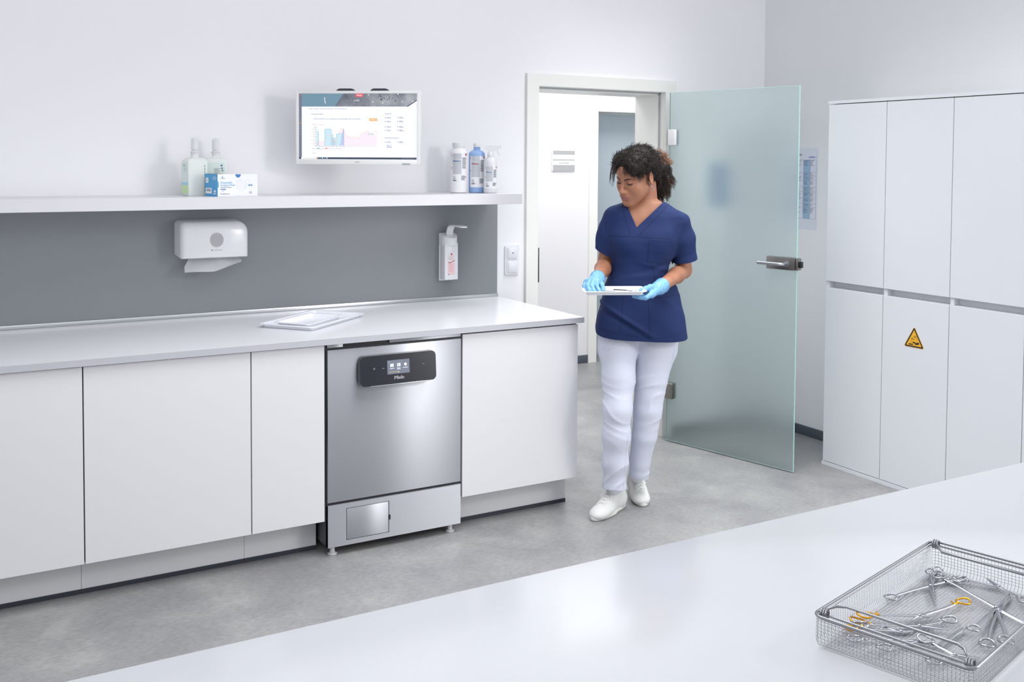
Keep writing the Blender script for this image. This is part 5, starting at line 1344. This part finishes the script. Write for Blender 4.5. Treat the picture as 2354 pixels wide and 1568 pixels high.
# front shoe: toe towards the lower left of the view; rear shoe: straight at the camera
SF = shoe_m(1404, 1177, math.radians(-36), 0.0)
SR = shoe_m(1465.5, 1141, math.radians(4), 0.0)
make_shoe(SF, 1, 'front white shoe with looped laces'); make_shoe(SR, -1, 'rear white shoe with looped laces')
for M_, leg, pm in ((SF, LEG_L, P3(1412, 1128, .045)), (SR, LEG_R, P3(1466, 1103, -.080))):
    a = M_ @ Vector((0, .046, .070)); b = Vector(leg[-1][0]); pmesh('sock', pe, SOCK, lambda bm: tube(bm, [a, M_ @ Vector((0, .044, .100)), Vector(pm).lerp(M_ @ Vector((0, .044, .13)), .3), b], [.034, .034, .034, .032], 18))
0 and print('SHOE', SF @ Vector((0, .046, .1)), P3(1412, 1128, .045), SR @ Vector((0, .046, .1)), P3(1466, 1103, -.08), 'toe', SF @ Vector((0, -.158, 0)), P3(1358, 1186, .1), SF @ Vector((0, .12, 0)))
# ------------------------------------------------------------------ gloved hands
TV = .33
def hand(name, cuff_dir, wrist, palm, fingers, thumb, lo, hi, lbl, flare):
    g = Field(*[axis((lo[i], hi[i], .0019)) for i in range(3)])
    for a, b, ra, rb in palm: g.cone(a, b, ra, rb, .012)
    for f in fingers: g.chain(f, .0026)
    g.chain(thumb, .006)
    c0, c1 = flare
    g.cone(wrist, wrist+(wrist-c0)*.9, .0270, .0245, .01); g.cone(wrist, c0, .0270, .0295, .01); g.cone(c0, c1, .0295, .0322, .004)
    def wr(X, Y, Z): return .0007*np.sin(260*X+90*Y)*np.sin(230*Z-70*X)
    g.add(wr, lo, hi, op='add')
    ax = np.array(wrist)-np.array(c1); ax /= np.linalg.norm(ax)
    def cw(X, Y, Z):
        s_ = (X-wrist[0])*ax[0]+(Y-wrist[1])*ax[1]+(Z-wrist[2])*ax[2]; return .0011*np.sin(s_*620+8*np.sin(60*X+50*Z))*np.clip((.012-s_)/.01, 0, 1)
    g.add(cw, lo, hi, op='add')
    P_, Q_ = g.mesh(); me = to_mesh(P_, Q_, 1); o = link(name, me, GLOVE, pe, 180); o['label'] = lbl
    return o, c1
def Fg(pts): return [(P3(*p[:3]), p[3]) for p in pts]
# her right hand (left in the picture): back of the hand towards us, fingers reaching down onto the tray
eL = WR_L-EL_L; eL /= np.linalg.norm(eL)
palmL = [(WR_L, P3(1348, 649, .252), .022, .0112), (WR_L, P3(1355, 646, .264), .023, .0115), (WR_L, P3(1364, 645, .270), .023, .0115), (WR_L, P3(1373, 646, .266), .022, .0115), (P3(1348, 649, .252), P3(1373, 646, .266), .0110, .0110)]
fL = [Fg([(1348, 649, .252, .0108), (1343, 658, .280, .0098), (1347, 666, .300, .0084), (1350, 669.5, .305, .0076)]),
      Fg([(1355, 646, .264, .0112), (1350.5, 657, .300, .0101), (1355.5, 667, .322, .0086), (1358.5, 671, .325, .0078)]),
      Fg([(1364, 645, .270, .0112), (1360.5, 657.5, .310, .0101), (1365.5, 668, .330, .0086), (1368.5, 671.5, .332, .0078)]),
      Fg([(1373, 646, .266, .0110), (1371.5, 657.5, .304, .0099), (1377, 667.5, .322, .0084), (1379.5, 671, .324, .0076)])]
tL_ = Fg([(1376, 645, .245, .0150), (1383, 655, .262, .0118), (1386, 664, .285, .0100), (1385, 668, .292, .0090)])
lo = P3(1330, 690, .40); hi = P3(1402, 612, .12); lo_ = (min(lo[0], hi[0])-.01, -.385, lo[2]-.01); hi_ = (max(lo[0], hi[0])+.01, -.13, hi[2]+.02)
gl1, c1 = hand('glove', None, WR_L, palmL, fL, tL_, lo_, hi_, 'light blue glove, fingers on the tray', (WR_L-eL*.016, WR_L-eL*.032))
# her left hand (right in the picture): thumb on the rim, four fingers beneath the tray
eR = WR_R-EL_R; eR /= np.linalg.norm(eR)
palmR = [(WR_R, P3(1500, 672, .235), .0245, .0155), (WR_R, P3(1497, 670, .265), .0245, .0155), (WR_R, P3(1496, 673, .295), .0235, .0150), (WR_R, P3(1497, 677, .320), .0225, .0140), (P3(1500, 672, .235), P3(1497, 677, .32), .015, .014), (P3(1512, 664, .23), P3(1495, 664, .285), .022, .014)]
fR = [Fg([(1497, 677, .325, .0120), (1484, 685, .350, .0104), (1470, 684, .350, .0090), (1464, 682.5, .345, .0084)]),
      Fg([(1496, 676, .300, .0122), (1480, 684, .315, .0106), (1463, 682, .315, .0090), (1457, 681, .312, .0084)]),
      Fg([(1497, 675, .268, .0120), (1479, 683, .275, .0104), (1463, 680, .275, .0090), (1458, 679, .27, .0084)]),
      Fg([(1499, 674, .240, .0112), (1484, 681, .240, .0096), (1470, 679, .240, .0084), (1465, 678, .238, .0078)])]
tR_ = Fg([(1508, 660, .250, .0165), (1494, 661, .300, .0135), (1484, 664, .335, .0112), (1476, 668, .350, .0100), (1473, 669.5, .350, .0088)])
lo = P3(1448, 705, .40); hi = P3(1548, 625, .1); lo_ = (min(lo[0], hi[0])-.01, -.385, lo[2]-.01); hi_ = (max(lo[0], hi[0])+.02, -.10, hi[2]+.03)
gl2, c2 = hand('glove', None, WR_R, palmR, fR, tR_, lo_, hi_, 'light blue glove holding the tray edge', (WR_R-eR*.018, WR_R-eR*.034))
for o, c, e_ in ((gl1, c1, eL), (gl2, c2, eR)):
    q = Vector(e_).to_track_quat('Z', 'Y').to_matrix().to_4x4()
    pmesh('rolled_cuff', o, GLOVE, lambda bm: tube(bm, [Vector(c) + q.to_3x3() @ Vector((.0328*math.cos(a), .0328*math.sin(a), .0012*math.sin(3*a))) for a in np.linspace(0, 2*PI, 33)[:-1]], .0016, 6, closed=True))

# ------------------------------------------------------------------ hair
def cap_field():
    h = Field(axis((-.16, .20, .0032)), axis((-.25, .18, .0032)), axis((HC[2]-.10, HC[2]+.22, .0032)))
    h.ell(H(0, .022, .054), (.082, .099, .079), HRm, .02)
    h.ell(H(0, .070, .010), (.066, .055, .060), HRm, .03)
    h.ell(H(.034, -.030, .088), (.045, .048, .034), HRm, .02); h.ell(H(-.034, -.030, .088), (.045, .048, .034), HRm, .02)
    h.ell(H(.050, -.050, .062), (.030, .030, .034), HRm, .02); h.ell(H(-.052, -.044, .062), (.030, .032, .036), HRm, .02)
    h.ell(H(-.004, -.040, .124), (.005, .06, .010), HRm, .010, 'sub')
    # cut away the face, the ears and the nape
    h.ell(H(-.010, -.112, .000), (.058, .050, .074), HRm, .012, 'sub'); h.ell(H(.030, -.100, -.020), (.040, .056, .066), HRm, .012, 'sub')
    h.ell(H(.082, -.01, -.040), (.040, .050, .050), HRm, .01, 'sub'); h.ell(H(-.082, -.01, -.040), (.040, .050, .050), HRm, .01, 'sub')
    h.ell(H(0, -.02, -.09), (.09, .09, .07), HRm, .012, 'sub')
    def n(X, Y, Z): return .0026*np.sin(260*X+60*Y)*np.sin(190*Z+70*X)*np.sin(170*Y-50*Z)+.0022*np.sin(95*X+20*Z)*np.sin(105*Z-30*Y)
    h.add(n, (-1, -1, 0), (1, 1, 3), op='add'); return h
hf = cap_field(); P_, Q_ = hf.mesh(); hm = to_mesh(P_, Q_, 0)
hair = link('hair', hm, HAIR, pe, 180); hair['label'] = 'dark brown curly hair parted and tied back'
bm = bmesh.new(); bm.from_mesh(hm); biggest(bm); bm.normal_update(); capv = [(v.co.copy(), v.normal.copy()) for v in bm.verts]; bm.to_mesh(hm); bm.free()
hr = random.Random(4)
def ringlet(bm, root, dirs, length, R, r, turns=None, mi=0, sag=1.0, n=5):
    """a corkscrew curl that starts along dirs and sags downwards"""
    turns = turns or length/.0085; m = int(turns*9)+2; p = Vector(root); d = Vector(dirs).normalized(); pts = []
    st = length/m; a = Vector((0, 0, 1)) if abs(d.z) < .8 else Vector((1, 0, 0)); u = d.cross(a).normalized(); ph = hr.random()*6
    for i in range(m):
        t = i/m; d = (d+Vector((0, 0, -1))*sag*st*22).normalized(); u = (u-d*u.dot(d)).normalized(); w_ = d.cross(u); p = p+d*st
        rr = R*min(1, .35+t*2.2)*(1-.25*t); an = ph+2*PI*turns*t; pts.append(p+u*rr*math.cos(an)+w_*rr*math.sin(an))
    tube(bm, pts, [r*(1-.45*i/m) for i in range(m)], n, mi=mi)
def _surf(bm):
    # short curls lying over the scalp, combed towards the tie at the back
    tie_ = Vector(H(.012, .125, .040))
    for i in range(3800):
        c, n_ = capv[hr.randrange(len(capv))]
        q = hloc(c)
        if q[1] < -.085 and q[2] < .045: continue
        tang = (tie_-c); tang = (tang-n_*tang.dot(n_)).normalized(); tang = (tang+Vector((hr.uniform(-1, 1), hr.uniform(-1, 1), hr.uniform(-1, 1)))*.8)
        ringlet(bm, c+n_*.0005, tang, hr.uniform(.014, .028), hr.uniform(.0018, .0034), .0008, turns=hr.uniform(1.8, 3.4), sag=.2, mi=0, n=3)
pmesh('scalp_curls', hair, HAIR, _surf, 180)
def _fringe(bm):
    # loose ringlets over the forehead and temples
    for i in range(90):
        u = i/89; x = -.066+.134*u
        z0 = .062+.026*(1-(x/.070)**2)+hr.uniform(-.004, .008); y0 = -.062+.050*(abs(x)/.068)**2
        root = Vector(H(x, y0, z0)); d = Vector(HRm@np.array([x*5, -.6, -.35+hr.uniform(-.2, .2)]))
        L_ = hr.uniform(.020, .034)
        if x > .012: L_ = hr.uniform(.038, .072)
        if -.030 < x < .008: L_ = .012
        ringlet(bm, root, d, L_, hr.uniform(.0024, .0036), .0009, turns=L_/.0062, sag=.9, mi=0, n=4)
    for i in range(16):   # her right temple, hanging clear of the face
        L_ = hr.uniform(.040, .085); root = Vector(P3(1413+hr.uniform(-6, 4), 383+hr.uniform(-8, 8), .135+hr.uniform(-.01, .02))); ringlet(bm, root, (-.30, -.2, -.8), L_, hr.uniform(.0026, .0036), .0009, turns=L_/.0065, sag=1.3, mi=0, n=4)
    for i in range(30):  # her left temple in front of the ear
        L_ = hr.uniform(.022, .050); root = Vector(H(.062, -.030+hr.uniform(-.022, .020), .046+hr.uniform(-.012, .015))); ringlet(bm, root, Vector(HRm@np.array([.5, -.6, -.7])), L_, hr.uniform(.0024, .0036), .0009, turns=L_/.0065, sag=1.0, mi=1 if i % 6 == 0 else 0, n=4)
pmesh('front_curls', hair, [HAIR, HAIR2], _fringe, 180)
tie = Vector(P3(1506, 362, -.070))
pf = Field(axis((-.10, .22, .004)), axis((-.08, .26, .004)), axis((HC[2]-.14, HC[2]+.14, .004)))
pf.chain([((tie.x, tie.y, tie.z), .024), (P3(1517, 366, -.085), .026), (P3(1521, 385, -.085), .034), (P3(1523, 410, -.085), .038), (P3(1520, 432, -.08), .032), (P3(1514, 448, -.075), .022)], .02)
pf.add(lambda X, Y, Z: .004*np.sin(150*X+60*Y)*np.sin(140*Z+50*X)*np.sin(130*Y-40*Z)+.004*np.sin(70*X)*np.sin(75*Z), (-1, -1, 0), (1, 1, 3), op='add')
P_, Q_ = pf.mesh(); pm_ = to_mesh(P_, Q_); pt = link('ponytail', pm_, HAIR, hair, 180)
pv = [(v.co.copy(), v.normal.copy()) for v in pm_.vertices]
def _pony(bm, brown):
    for i in range(900 if not brown else 900):
        c, n_ = pv[hr.randrange(len(pv))]
        hi_zone = c.z > P3(1520, 380, -.08)[2] and c.x > P3(1508, 360, -.08)[0]
        if brown != (hi_zone or hr.random() < .08): continue
        L_ = hr.uniform(.020, .046) if not hi_zone else hr.uniform(.012, .026); ringlet(bm, c-n_*.004, n_*.8+Vector((0, 0, -.8 if not hi_zone else .1)), L_, hr.uniform(.0028, .0046), .0010, turns=L_/.0085, sag=1.1 if not hi_zone else .5, n=4)
pmesh('ponytail_curls', hair, HAIR, lambda bm: _pony(bm, False), 180); pmesh('lightened_curls', hair, HAIR2, lambda bm: _pony(bm, True), 180, 'light brown curl tips')
pmesh('hair_tie', hair, mat('olive_tie', (130, 140, 60), .6), lambda bm: tube(bm, [Vector(P3(1501, 352, -.06))+Vector((.012*math.cos(a), .008*math.sin(a), .012*math.sin(a))) for a in np.linspace(0, 2*PI, 17)[:-1]], .0055, 8, closed=True))

# ------------------------------------------------------------------ carried tray with instruments (things of their own)
tc_ = PORG + Rh*float(P3(1410, 668, TV)[0]) + Fh*(-TV); tzz = float(P3(1410, 671, .42)[2])-.016
bm = bmesh.new(); tray_mesh(bm, .268, .185, .015, .013, Matrix()); o = obj('instrument_tray', bm, TRAY, None, smooth=40); o.location = (tc_[0], tc_[1], tzz); o.rotation_euler = (0.0, math.radians(-.6), -YAW)
tag(o, 'white tray with steel instruments held by the person in gloves', 'tray')
def held(name, label, cat, pts, r, m=CHROME):
    loc = PORG + Rh*pts[0][0] + Fh*pts[0][1]; loc = (loc[0], loc[1], tzz+.004)
    return loc
def hp_(x, y, z): p = Vector((tc_[0], tc_[1], tzz+.0035)) + Vector(Rh)*x + Vector(Fh)*y; p.z += z; return p
DKS = mat('dark_steel', (96, 98, 104), .3, .9)
single('scissors', 'dark slim instrument on the held tray, next to the fingers', 'scissors', DKS, lambda bm: (tube(bm, [hp_(-.045, -.02, .004), hp_(.0, -.025, .005), hp_(.045, -.035, .004)], [.003, .0042, .002], 8, squash=(.5, 1.5)), tube(bm, [hp_(-.045, .0, .004), hp_(.0, -.018, .006), hp_(.03, -.035, .003)], [.003, .0038, .001], 8, squash=(.5, 1.5))), tuple(hp_(-.02, -.02, 0)), smooth=60)
single('needle_holder', 'pointed steel instrument lying across the middle of the held tray', 'needle holder', DKS, lambda bm: tube(bm, [hp_(.005, .035, .006), hp_(.05, .015, .007), hp_(.09, -.010, .004)], [.0052, .0046, .002], 8, squash=(.5, 1.5)), tuple(hp_(.04, .02, 0)), smooth=60)
single('scissors', 'steel finger rings near the right rim of the held tray', 'scissors', CHROME, lambda bm: (tube(bm, [hp_(.082+.011*math.cos(a), -.022+.011*math.sin(a), .004) for a in np.linspace(0, 2*PI, 17)[:-1]], .0018, 6, closed=True), tube(bm, [hp_(.086+.011*math.cos(a), .006+.011*math.sin(a), .004) for a in np.linspace(0, 2*PI, 17)[:-1]], .0018, 6, closed=True), tube(bm, [hp_(.073, -.018, .004), hp_(.03, -.03, .004)], .002, 6), tube(bm, [hp_(.075, .004, .004), hp_(.035, -.01, .005)], .002, 6)), tuple(hp_(.08, -.01, 0)), smooth=60)
